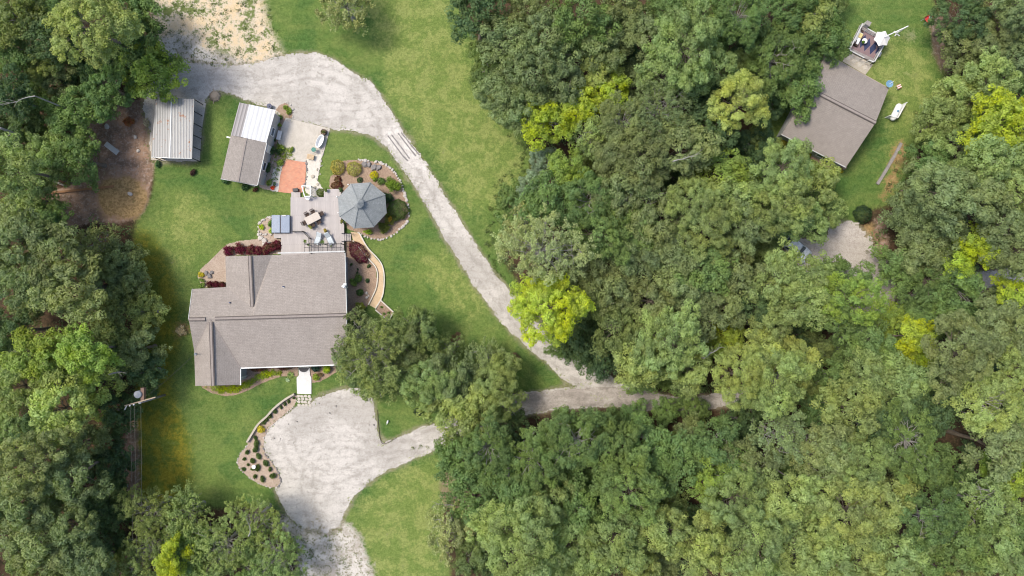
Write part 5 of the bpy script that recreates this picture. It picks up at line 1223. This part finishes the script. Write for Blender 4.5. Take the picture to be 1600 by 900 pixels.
# dining set
trz = rad(27)
tb = thing("patio_table", "rectangular beige-topped patio table standing askew on the deck", "table", W(491, 342, DZ), trz)
mb = MB(); mb.box((0, 0, .73), (1.85, .98, .05)); mb.build("tabletop", M['beige'], tb, False, .03)
mb = MB(); mb.box((0, 0, .69), (1.7, .85, .05)); mb.build("apron", M['darkbrown'], tb)
for sx_ in (-1, 1):
    for sy_ in (-1, 1): mb = MB(); mb.bar((sx_*.78, sy_*.38, 0), (sx_*.78, sy_*.38, .68), .07, .07); mb.build("leg", M['darkbrown'], tb)
def chair_proto(lb):
    t = thing("patio_chair", lb, "chair", group="dark wicker chairs around the deck table")
    mb = MB(); mb.box((0, 0, .43), (.48, .46, .07)); mb.build("seat", M['darkbrown'], t, False, .02)
    mb = MB()
    for i in range(5): mb.bar((-.2+i*.1, -.22, .45), (-.2+i*.1, -.30, .92), .05, .025)
    mb.bar((-.24, -.30, .92), (.24, -.30, .92), .05, .05); mb.build("backrest", M['darkbrown'], t)
    for s_ in (-1, 1):
        mb = MB(); mb.bar((s_*.25, -.22, .65), (s_*.25, .2, .65), .05, .04); mb.build("armrest", M['darkbrown'], t)
        for y_ in (-.2, .2): mb = MB(); mb.bar((s_*.22, y_, 0), (s_*.22, y_, .41 if y_ < 0 else .64), .045, .045); mb.build("leg", M['darkbrown'], t)
    return t
def copy_tree(o, parent=None):
    c = o.copy(); COL.objects.link(c)
    if parent: c.parent = parent
    for ch in list(o.children): copy_tree(ch, c)
    return c
spots = [(-.45, .72, 180, "left one of the two dark chairs on the table's upper side"), (.35, .72, 180, "right one of the two dark chairs on the table's upper side"), (1.18, .05, 90, "dark chair at the table's upper right end"),
         (-.4, -.72, 0, "left one of the two dark chairs on the table's lower side"), (.45, -.72, 0, "right one of the two dark chairs on the table's lower side"), (-1.2, -.02, -90, "dark chair at the table's lower left end")]
c0 = None
for (dx, dy, an, lb) in spots:
    if c0 is None: c0 = chair_proto(lb); o = c0
    else: o = copy_tree(c0)
    o.location = tb.location+Vector((dx*math.cos(trz)-dy*math.sin(trz), dx*math.sin(trz)+dy*math.cos(trz), 0)); o.rotation_euler = (0, 0, trz+rad(an)); o["label"] = lb
def lounge(px, py, rz, lb):
    t = thing("lounge_chair", lb, "lounge chair", W(px, py, DZ), rz, "pale lounge chairs under the pergola")
    mb = MB(); mb.box((0, .15, .36), (.6, 1.0, .10)); mb.build("seat_cushion", M['cushion'], t, False, .04)
    mb = MB(); mb.bar((0, -.35, .40), (0, -.85, .85), .6, .10); mb.build("back_cushion", M['cushion'], t, False, .03)
    mb = MB()
    for s_ in (-1, 1): mb.bar((s_*.34, .65, .3), (s_*.34, -.4, .34), .04, .04); mb.bar((s_*.34, -.4, .34), (s_*.34, -.92, .84), .04, .04); mb.bar((s_*.34, .5, 0), (s_*.34, .5, .3), .04, .04); mb.bar((s_*.34, -.3, 0), (s_*.34, -.3, .3), .04, .04)
    mb.build("frame", M['grey_metal'], t)
lounge(498, 374.5, rad(160), "left lounge chair with pale cushion under the pergola"); lounge(516.5, 374.5, rad(205), "right lounge chair with pale cushion under the pergola")
def pot(px, py, r, h, pcol, col, lb, z=DZ, kind='clump', m='orange', pr=3.2):
    t = thing("potted_plant", lb, "potted plant", W(px, py, z)); mb = MB(); mb.lathe([(r*.7, 0), (r, h), (r*.86, h), (r*.84, h-.04)], (0, 0, 0), 14); mb.build("pot", M[m], t, True)
    key = ('p', kind, round(pr, 1))
    if key not in BM: BM[key] = bush_mesh(kind, pr*MPP, 60+len(BM), .8)
    o = bpy.data.objects.new("foliage", BM[key]); COL.objects.link(o); o.parent = t; o.location = (0, 0, h-.05); o.color = (*col, 1)
pot(487, 354.5, .2, .35, 0, (.30, .33, .06), "potted yellow-green plant at the table's lower side", m='wallstone', pr=3.4)
pot(510, 361, .18, .32, 0, (.42, .33, .07), "potted golden plant between table and lounge chairs", m='wallstone', pr=3.0)
pot(510, 298, .18, .35, 0, (.17, .24, .06), "potted green plant on the deck's upper landing", m='wallstone', pr=2.8)
pot(534, 297, .22, .38, 0, (.07, .12, .04), "dark potted plant between landing and gazebo", m='black', pr=3.2)
pot(431, 288, .2, .3, 0, (.12, .2, .1), "potted bluish plant on the pebble strip beside the brick patio", .05, m='white', pr=2.4)
pot(536, 347, .16, .5, 0, (.3, .3, .08), "potted plant on the deck edge below the gazebo", m='edging', pr=2.4)
t = thing("barrel_planter", "round brown half-barrel planter at the concrete pad's top right corner", "planter", W(507, 207.5, .05)); mb = MB(); mb.lathe([(.30, 0), (.40, .25), (.36, .45), (.31, .45), (.30, .38)], (0, 0, 0), 18); mb.build("barrel", M['darkbrown'], t, True)
mb = MB(); mb.lathe([(.30, .38), (.30, .40)], (0, 0, 0), 18); mb.build("soil", M['mulch'], t)
o = bpy.data.objects.new("foliage", bush_mesh('clump', .22, 91, .8)); COL.objects.link(o); o.parent = t; o.location = (0, 0, .36); o.color = (.13, .15, .05, 1)

# white arbour, stool, black box
ab = thing("garden_arbour", "white square arbour frame between brick patio and deck", "arbour")
AP = [(471.5, 290.5), (485, 290.5), (485, 306.5), (476, 307)]; az = 1.5
for x_, y_ in AP: mb = MB(); p = W(x_, y_, az); mb.bar((p.x, p.y, 0), (p.x, p.y, az), .09, .09); mb.build("post", M['white'], ab)
for i in range(4): mb = MB(); mb.bar(W(*AP[i], az), W(*AP[(i+1) % 4], az), .11, .09); mb.build("top_rail", M['white'], ab)
mb = MB()
for k in range(6): y_ = 292+k*2.5; a = W(485, y_, az); mb.bar((a.x, a.y, .2), (a.x, a.y, az), .04, .02)
for k in range(6): mb.bar(W(485, 290.5, az)-Vector((0, 0, .2+k*.2)), W(485, 306.5, az)-Vector((0, 0, .2+k*.2)), .02, .04)
mb.build("lattice", M['offwhite'], ab)
t = thing("round_side_table", "small white round table at the deck's top edge", "table", W(482.6, 310.5, DZ)); mb = MB(); mb.lathe([(.24, .46), (.25, .48), (.25, .5), (.22, .51)], (0, 0, 0), 20, 1.15, .9); mb.build("tabletop", M['white'], t, True)
mb = MB(); mb.lathe([(.13, 0), (.04, .05), (.04, .46)], (0, 0, 0), 12); mb.build("pedestal", M['white'], t, True)
t = thing("storage_bin", "black lidded box standing above the deck step", "box", W(463, 297.5, .06), rad(5)); mb = MB(); mb.box((0, 0, .2), (.62, .38, .4)); mb.build("body", M['black'], t, False, .03); mb = MB(); mb.box((0, 0, .425), (.66, .42, .05)); mb.build("lid", M['black'], t, False, .02)

# things on the concrete pad
t = thing("garden_bench", "white stone bench standing on the concrete pad beside the border", "bench", W(438, 212.5, .05), rad(-13)); mb = MB(); mb.box((0, 0, .43), (.52, 1.15, .08)); mb.build("seat", M['pale_concrete'], t, False, .03)
for s_ in (-1, 1): mb = MB(); mb.box((0, s_*.42, .2), (.36, .14, .39)); mb.build("leg", M['concrete'], t, False, .02)
t = thing("bathtub", "white oval bathtub standing on the right edge of the concrete pad", "bathtub", W(501.5, 222, .05), rad(-24))
mb = MB(); mb.lathe([(.62, .05), (.78, .3), (.86, .52), (.90, .55), (.84, .57), (.76, .50), (.68, .28), (.60, .2)], (0, 0, 0), 28, .47, 1.0); mb.build("basin", M['white'], t, True)
for sx_ in (-1, 1):
    for sy_ in (-1, 1): mb = MB(); mb.tube((sx_*.2, sy_*.45, 0), (sx_*.2, sy_*.45, .12), .04); mb.build("foot", M['black'], t)
mb = MB(); mb.tube((.12, .62, .3), (.12, .62, .66), .03); mb.tube((.12, .62, .66), (0, .5, .66), .025); mb.build("tap", M['grey_metal'], t)
t = thing("bistro_table", "small round dark green metal table below the bathtub", "table", W(492.5, 235.5, .05)); mb = MB(); mb.lathe([(.28, .68), (.29, .70), (.27, .72)], (0, 0, 0), 20); mb.build("tabletop", M['teal'], t)
for k in range(3): mb = MB(); a_ = k*2.09; mb.tube((.24*math.cos(a_), .24*math.sin(a_), 0), (.05*math.cos(a_), .05*math.sin(a_), .69), .02); mb.build("leg", M['teal'], t)
t = thing("timber_bench", "peach-coloured timber bench at the top of the rubble path", "bench", W(486.5, 246, .05), rad(-12)); mb = MB()
for k in range(4): mb.box((0, -.24+k*.16, .42), (.85, .14, .05))
mb.build("seat", M['tan'], t)
for s_ in (-1, 1): mb = MB(); mb.box((s_*.36, 0, .2), (.08, .5, .38)); mb.build("leg", M['wood'], t)
t = thing("hose_reel", "dark blue hose reel against the white roof's top edge", "hose reel", W(423, 167.5, .04)); mb = MB(); mb.lathe([(.3, .5), (.32, .52), (.32, .56), (.12, .57), (.1, .62)], (0, 0, 0), 16); mb.build("reel", M['navy'], t)
mb = MB(); mb.lathe([(.28, 0), (.28, .5)], (0, 0, 0), 12); mb.build("drum", M['grey_metal'], t)
t = thing("tree_stump", "pale weathered tree stump at the gravel's edge near the carport", "stump", W(336, 150)); mb = MB(); mb.lathe([(.75, 0), (.5, .12), (.38, .35), (.3, .36)], (0, 0, 0), 11); mb.build("stump", M['wood'], t, True)
for k in range(7): mb = MB(); a_ = k*.9; mb.tube((.35*math.cos(a_), .35*math.sin(a_), .1), ((.8+.1*(k % 3))*math.cos(a_), (.8+.1*(k % 3))*math.sin(a_), .02), .09, .03, 6); mb.build("root", M['wood'], t)
t = thing("dog_statue", "small white dog statue on the grass island", "statue", W(606, 659), rad(70)); mb = MB(); mb.stone((0, 0, .14), .14, 3, 1.1, 1.5, .8); mb.stone((.2, 0, .3), .09, 5, 1.2); mb.tube((-.2, 0, .3), (-.32, 0, .42), .03, .015)
for sx_ in (-.14, .14):
    for sy_ in (-.06, .06): mb.tube((sx_, sy_, 0), (sx_, sy_, .2), .03)
mb.build("dog_body", M['white'], t)
t = thing("bird_bath", "small white bird bath in the middle of the wide mulch bed", "bird bath", W(399.5, 727.5)); mb = MB(); mb.lathe([(.16, 0), (.06, .1), (.06, .55), (.24, .62), (.26, .68), (.2, .66), (.05, .62)], (0, 0, 0), 16); mb.build("basin", M['white'], t, True)
# litter and boards in the clearing on the left
t = thing("metal_sheet", "bent pale grey metal panel lying at the wood's edge", "panel", W(175, 232), rad(-38)); mb = MB()
for k in range(5): mb.bar((-1.0, -.26+k*.13, .06+.03*(k % 2)), (1.0, -.24+k*.13, .1+.03*(k % 2)), .13, .02)
mb.build("corrugated_panel", M['offwhite'], t)
mb = MB(); mb.bar(W(74, 302, .2), W(178, 291, .2), .26, .10); o = mb.build("fallen_board", M['rustwood']); tag(o, "long rusty brown board lying across bare ground in the woods", "board")
mb = MB(); P = [W(52, 273, .5), W(70, 277, .45), (W(85, 283, .4)), W(103, 291, .3)]
for i in range(3): mb.tube(P[i], P[i+1], .2-.03*i, .17-.03*i, 8)
for i, d in ((1, (.4, .9, .5)), (2, (.6, -.7, .4))): mb.tube(P[i], P[i]+Vector(d), .05, .015, 5)
o = mb.build("fallen_log", M['palebark'], None, True); tag(o, "pale fallen tree trunk lying above the rusty board", "log")
mb = MB(); mb.tube(W(1485, 745, 1.2), W(1548, 768, 6.0), .14, .09, 8); mb.tube(W(1520, 758, 3.5), W(1532, 748, 5.2), .05, .02, 6); o = mb.build("leaning_dead_trunk", M['palebark'], None, True); tag(o, "bare grey trunk leaning through the lower right woods", "dead tree")
mb = MB(); mb.tube(W(38, 214, 2.0), W(0, 200, 9.0), .2, .13, 8); mb.tube(W(20, 207, 5), W(8, 216, 7), .07, .03, 6); o = mb.build("leaning_dead_trunk", M['palebark'], None, True); tag(o, "pale bare trunk leaning at the left edge of the woods", "dead tree")

# ------------------------------------------------------------------ power pole
pp = thing("power_pole", "power pole with angled crossarm and grey transformer by the olive lawn", "power pole")
PH = 5.6; ptop = W(219, 629, PH); mb = MB(); mb.tube((ptop.x, ptop.y, 0), (ptop.x, ptop.y, PH+.25), .16, .12, 10); mb.build("pole", M['greywood'], pp, True)
ca, cb = W(195, 634, PH), W(243, 620.5, PH); mb = MB(); mb.bar(ca, cb, .12, .12); mb.build("crossarm", M['wood'], pp)
mb = MB(); c_ = W(216.5, 616, PH-.2); mb.tube(c_-Vector((0, 0, .8)), c_+Vector((0, 0, .25)), .42, .42, 16); tf = mb.build("transformer", M['grey_metal'], pp, True)
mb = MB(); mb.box((c_.x+.45, c_.y, c_.z-.2), (.38, 1.5, .5)); mb.build("mounting_bracket", M['rustmetal'], tf)
mb = MB(); mb.tube(c_+Vector((0, 0, .25)), c_+Vector((0, 0, .4)), .43, .1, 16); mb.build("lid", M['grey_metal'], tf)
for x_ in (204, 210, 220): mb = MB(); p = W(x_, 636-(x_-195)*.27, PH); mb.lathe([(.05, .05), (.09, .1), (.05, .15), (.09, .2), (.03, .26)], tuple(p), 10); mb.build("insulator", M['white'], pp)
mb = MB(); p = W(198, 634, PH); mb.tube(p, p+Vector((-.35, -.5, -.2)), .07); mb.build("fuse_switch", M['offwhite'], pp)
for i, (x_, x2) in enumerate(((203.5, 207), (210, 210.5), (220, 214))):
    mb = MB(); a, b = W(x_, 634, PH+.15), W(x2, 1500, PH+.15); pr = a
    for k in range(1, 25):
        t_ = k/24; p = lerp(a, b, t_); p.z -= 5.0*t_*(1-t_)*.45; mb.tube(pr, p, .016, .016, 5, False); pr = p
    o = mb.build("power_line", M['wire']); tag(o, ["leftmost", "middle", "rightmost"][i]+" power line running down from the pole's crossarm", "wire")
mb = MB(); a, b = W(219, 628, PH-.3), W(305, 552.5, 4.1); pr = a
for k in range(1, 17):
    t_ = k/16; p = lerp(a, b, t_); p.z -= 3.2*t_*(1-t_)*.5; mb.tube(pr, p, .014, .014, 5, False); pr = p
o = mb.build("service_cable", M['black']); tag(o, "thin dark cable from the power pole to the house gable", "wire")

# ------------------------------------------------------------------ neighbour's deck, umbrella, tank and bits
nd = thing("neighbour_deck", "small railed wooden deck above the neighbour's house", "deck")
NZ = .4
DP = [(1348, 32), (1356, 38), (1354, 45), (1371, 55), (1382, 72), (1366, 98), (1326, 78.5)]
DPr = [(1347.5, 36), (1358, 39), (1355, 46), (1370, 53), (1383, 68), (1366, 98), (1326, 78.5)]
mb = MB(); mb.prism([tuple(W(x, y, NZ))[:2] for x, y in DPr], .05, NZ); mb.build("deck_floor", M['deck2'], nd)
railing(nd, [(1348, 37), (1327, 78)], NZ, .85, M['offwhite'], .2, top=.14); railing(nd, [(1328, 78.5), (1350, 90)], NZ, .85, M['offwhite'], .2, top=.12); railing(nd, [(1358, 94), (1366, 97), (1381, 71)], NZ, .85, M['offwhite'], .2, top=.13); railing(nd, [(1356, 45), (1369, 52)], NZ, .85, M['offwhite'], .2, top=.12)
ru = thing("outdoor_rug", "mauve rug with a row of navy diamonds on the neighbour's deck", "rug")
RP = [W(1346, 46, NZ), W(1376, 61, NZ), W(1364, 92, NZ), W(1331, 76, NZ)]
RP = [W(1345, 45.5, NZ), W(1377, 63, NZ), W(1366, 92, NZ), W(1330, 75, NZ)]
mb = MB(); mb.prism([(p.x, p.y) for p in RP], NZ+.004, NZ+.02); mb.build("rug_field", M['rug'], ru)
for k in range(4):
    ctr = [(1348.3, 64.8), (1355, 70), (1363.8, 75.5), (1372, 81)][k]; mb = MB(); h1, w1 = (11.3, 4.9) if k < 3 else (8, 3.4)
    u_ = Vector((.30, .954)); pts = [(ctr[0]+.36*h1, ctr[1]-.93*h1), (ctr[0]+w1, ctr[1]+.6), (ctr[0]-.42*h1, ctr[1]+.9*h1), (ctr[0]-w1, ctr[1]-.6)]
    if k == 3: pts = [(1372, 74), (1374, 76), (1368.5, 87), (1367.5, 82)]
    mb.prism([tuple(W(x, y, NZ))[:2] for x, y in pts], NZ+.021, NZ+.026); mb.build("diamond", M['rugnavy'], ru)
t = thing("deck_sofa", "white bench with yellow cushion along the neighbour's deck railing", "sofa", W(1339, 61.5, NZ), rad(-27)); mb = MB(); mb.box((0, 0, .3), (.6, 1.5, .25)); mb.build("seat", M['white'], t, False, .03)
mb = MB(); mb.box((.03, .35, .47), (.5, .6, .12)); mb.build("cushion", M['yellow'], t, False, .04); mb = MB(); mb.box((-.32, 0, .45), (.1, 1.5, .6)); mb.build("backrest", M['offwhite'], t)
for lb, x_, y_ in (("dark armchair at the top end of the neighbour's deck", 1343.5, 51), ("dark armchair at the lower end of the neighbour's deck", 1336, 70)):
    t = thing("deck_armchair", lb, "chair", W(x_, y_, NZ), rad(-27)); mb = MB(); mb.box((0, 0, .22), (.5, .5, .35)); mb.build("seat", M['darkbrown'], t, False, .04); mb = MB(); mb.box((-.25, 0, .45), (.1, .5, .5)); mb.build("backrest", M['darkbrown'], t, False, .03)
t = thing("round_coffee_table", "round white table with a green plant on the patterned rug", "table", W(1348.5, 65.8, NZ+.02)); mb = MB(); mb.lathe([(.32, .40), (.34, .43), (.30, .44)], (0, 0, 0), 20); mb.build("tabletop", M['white'], t, True)
mb = MB(); mb.lathe([(.2, 0), (.1, .2), (.1, .4)], (0, 0, 0), 12); mb.build("pedestal", M['white'], t, True)
o = bpy.data.objects.new("table_plant", bush_mesh('clump', .14, 95, .6)); COL.objects.link(o); o.location = W(1348.5, 65.8, NZ+.46); o.color = (.09, .22, .02, 1); tag(o, "little green plant on the round white table", "plant")
um = thing("cantilever_umbrella", "white hexagonal cantilever umbrella over the corner of the neighbour's deck", "umbrella")
UH = 2.3; uc = W(1378.5, 60, UH); rgu = [Vector((uc.x+1.02*math.cos(rad(60*k+6)), uc.y+1.02*math.sin(rad(60*k+6)), UH-.05)) for k in range(6)]; ap = uc+Vector((0, 0, .4)); mb = MB()
for k in range(6): m_ = lerp(rgu[k], rgu[(k+1) % 6], .5); m_ = lerp(m_, uc, .09); mb.face([rgu[k], m_, ap]); mb.face([m_, rgu[(k+1) % 6], ap])
solid(mb.build("canopy", M['canvas'], um), .02)
bs = W(1401, 52.5, .05); mb = MB(); mb.bar((bs.x, bs.y, .05), (bs.x, bs.y, 2.5), .09, .09); mb.build("pole", M['offwhite'], um)
mb = MB(); mb.bar((bs.x, bs.y, 2.5), ap+Vector((0, 0, .06)), .10, .08); mb.build("arm", M['white'], um)
mb = MB(); mb.bar((bs.x-.35, bs.y+.3, .06), (bs.x+.35, bs.y-.3, .06), .14, .08); mb.bar((bs.x-.25, bs.y-.3, .06), (bs.x+.25, bs.y+.3, .06), .14, .08); mb.build("base", M['offwhite'], um)
t = thing("barbecue_grill", "black barbecue grill beside the white umbrella", "grill", W(1370, 68.5, NZ), rad(-30)); mb = MB(); mb.box((0, 0, .75), (.9, .5, .3)); mb.build("hood", M['black'], t, False, .08); mb = MB(); mb.box((0, 0, .3), (.7, .42, .58)); mb.build("cabinet", M['navy'], t)
mb = MB(); mb.box((-.6, 0, .7), (.3, .4, .04)); mb.build("side_shelf", M['white'], t)
t = thing("deck_cabinet", "small white cabinet in the deck's top corner", "cabinet", W(1352, 40, NZ), rad(-27)); mb = MB(); mb.box((0, 0, .35), (.55, .5, .7)); mb.build("body", M['offwhite'], t); mb = MB(); mb.box((0, 0, .72), (.62, .56, .05)); mb.build("lid", M['greywood'], t)
t = thing("deck_crates", "light storage box in the lower right corner of the neighbour's deck", "box", W(1371, 86, NZ), rad(-27)); mb = MB(); mb.box((0, 0, .2), (.4, .55, .4)); mb.build("body", M['offwhite'], t, False, .02); mb = MB(); mb.box((0, 0, .42), (.44, .6, .05)); mb.build("lid", M['grey_metal'], t)
for i, (x_, y_) in enumerate(((1330, 88), (1339, 93), (1348, 98), (1352, 106), (1343, 101), (1334, 96), (1326, 91))):
    mb = MB(); mb.stone((0, 0, 0), .34, i+40, .25); o = mb.build("flagstone", M['concrete']); o.location = W(x_, y_)+Vector((0, 0, .04)); tag(o, "pale flat stone in the terrace between neighbour's deck and house", "flagstone", "terrace flagstones")
tk = thing("propane_tank", "white propane tank with grey dome between low fence panels", "tank", W(1396, 177), rad(63))
mb = MB(); L_k = .85; prof = [(0.02, -L_k-.3), (.25, -L_k-.22), (.38, -L_k), (.38, L_k), (.25, L_k+.22), (.02, L_k+.3)]
vs = []; n = 18
for r_, x_ in prof:
    for i in range(n): vs.append((x_, r_*math.cos(2*math.pi*i/n), .55+r_*math.sin(2*math.pi*i/n)))
fs = [(k*n+i, k*n+(i+1) % n, (k+1)*n+(i+1) % n, (k+1)*n+i) for k in range(5) for i in range(n)]
mb.mesh_add(vs, fs); mb.build("tank_body", M['white'], tk, True)
mb = MB(); mb.lathe([(.15, .88), (.15, .98), (.1, 1.04)], (.05, 0, 0), 14); mb.build("dome_cap", M['blue'], tk, True)
for s_ in (-.6, .6): mb = MB(); mb.box((s_, 0, .1), (.12, .5, .2)); mb.build("support", M['greywood'], tk)
def panel(name, a, b, h, lb):
    t = thing(name, lb, "fence panel"); A1, B1 = W(*a), W(*b)
    for k in range(7): mb = MB(); z_ = .1+k*(h-.1)/7
    mb = MB()
    for k in range(7): z_ = .12+k*(h-.1)/7; mb.bar(A1+Vector((0, 0, z_)), B1+Vector((0, 0, z_)), .03, (h-.1)/7-.02)
    mb.build("slats", M['white'], t)
    for p in (A1, B1): mb = MB(); mb.bar(p, p+Vector((0, 0, h+.05)), .09, .09); mb.build("post", M['white'], t)
panel("tank_screen", (1409, 164), (1396, 188), 1.1, "long white slatted screen along the tank's right side"); panel("tank_screen", (1396, 188), (1383, 184), 1.1, "short white slatted screen at the tank's lower end")
t = thing("red_wheelbarrow", "red wheelbarrow at the edge of the neighbour's woods", "wheelbarrow", W(1446.5, 31), rad(35)); mb = MB(); vs = [(-.3, -.2, .35), (.3, -.2, .35), (.3, .2, .35), (-.3, .2, .35), (-.5, -.34, .62), (.5, -.34, .62), (.5, .34, .62), (-.5, .34, .62)]
mb.mesh_add(vs, [(0, 1, 2, 3), (0, 4, 5, 1), (1, 5, 6, 2), (2, 6, 7, 3), (3, 7, 4, 0)]); mb.build("tray", M['red'], t)
mb = MB(); mb.tube((.55, -.04, .2), (.55, .04, .2), .2, .2, 14); mb.build("wheel", M['rubber'], t)
for s_ in (-1, 1): mb = MB(); mb.tube((.55, s_*.1, .2), (-.95, s_*.28, .55), .025); mb.tube((-.25, s_*.22, 0), (-.25, s_*.22, .4), .02); mb.build("handle", M['grey_metal'], t)
mb = MB(); mb.box((.1, 0, .55), (.3, .3, .22)); o = mb.build("white_bucket", M['cushion'], None, False, .03); o.location = W(1448.5, 30, .1); tag(o, "small pale container resting in the red wheelbarrow", "container")
t = thing("folding_stool", "small orange and white stool on the neighbour's lawn", "stool", W(1402, 136.5), rad(25)); mb = MB()
for k in range(4): mb.box((-.21+k*.14, 0, .4), (.12, .5, .03))
mb.build("seat", M['orange'], t); mb = MB()
for s_ in (-1, 1): mb.box((0, s_*.12, .42), (.56, .1, .012))
mb.build("stripe", M['white'], t)
for sx_ in (-1, 1):
    for sy_ in (-1, 1): mb = MB(); mb.bar((sx_*.22, sy_*.2, 0), (sx_*.22, sy_*.2, .39), .03, .03); mb.build("leg", M['white'], t)

# pale car under the trees by the parking pad
def car(px, py, rz, lb):
    t = thing("parked_car", lb, "car", W(px, py, .03), rz)
    prof = [(-2.15, .45), (-2.2, .75), (-2.05, .92), (-1.3, 1.0), (-.75, 1.42), (.55, 1.45), (1.15, 1.02), (1.95, .88), (2.2, .68), (2.2, .42)]
    def wv_(z): return .88 if z < .95 else .88-.22*(z-.95)/.5
    mb = MB(); n = len(prof)
    vs = [(x, -wv_(z), z) for x, z in prof]+[(x, wv_(z), z) for x, z in prof]
    mb.mesh_add(vs, [tuple(range(n)), tuple(reversed(range(n, 2*n)))]+[(i, n+i, n+(i+1) % n, (i+1) % n) for i in range(n)]); mb.build("body", M['carpaint'], t, False, .05)
    for a, b in (((.62, 1.42), (1.12, 1.06)), ((-.8, 1.41), (-1.25, 1.04))):
        mb = MB(); o1 = Vector((.04 if a[0] > 0 else -.04, 0, .03)); mb.face([Vector((a[0], -.6, a[1]))+o1, Vector((b[0], -.76, b[1]))+o1, Vector((b[0], .76, b[1]))+o1, Vector((a[0], .6, a[1]))+o1]); mb.build("windscreen", M['glass'], t)
    for s_ in (-1, 1):
        mb = MB(); mb.face([(-1.0, s_*.87, 1.02), (.95, s_*.87, 1.02), (.5, s_*.715, 1.38), (-.7, s_*.715, 1.38)]); mb.build("side_window", M['glass'], t)
        mb = MB(); mb.box((2.19, s_*.62, .68), (.06, .3, .12)); mb.build("headlight", M['cushion'], t)
        for x_ in (-1.35, 1.35):
            mb = MB(); mb.tube((x_, s_*.72, .31), (x_, s_*.90, .31), .31, .31, 18); w_ = mb.build("wheel", M['rubber'], t); mb = MB(); mb.tube((x_, s_*.90, .31), (x_, s_*.91, .31), .19, .17, 12); mb.build("rim", M['grey_metal'], w_)
car(1237, 386, rad(-40), "pale car mostly hidden under trees beside the parking pad")
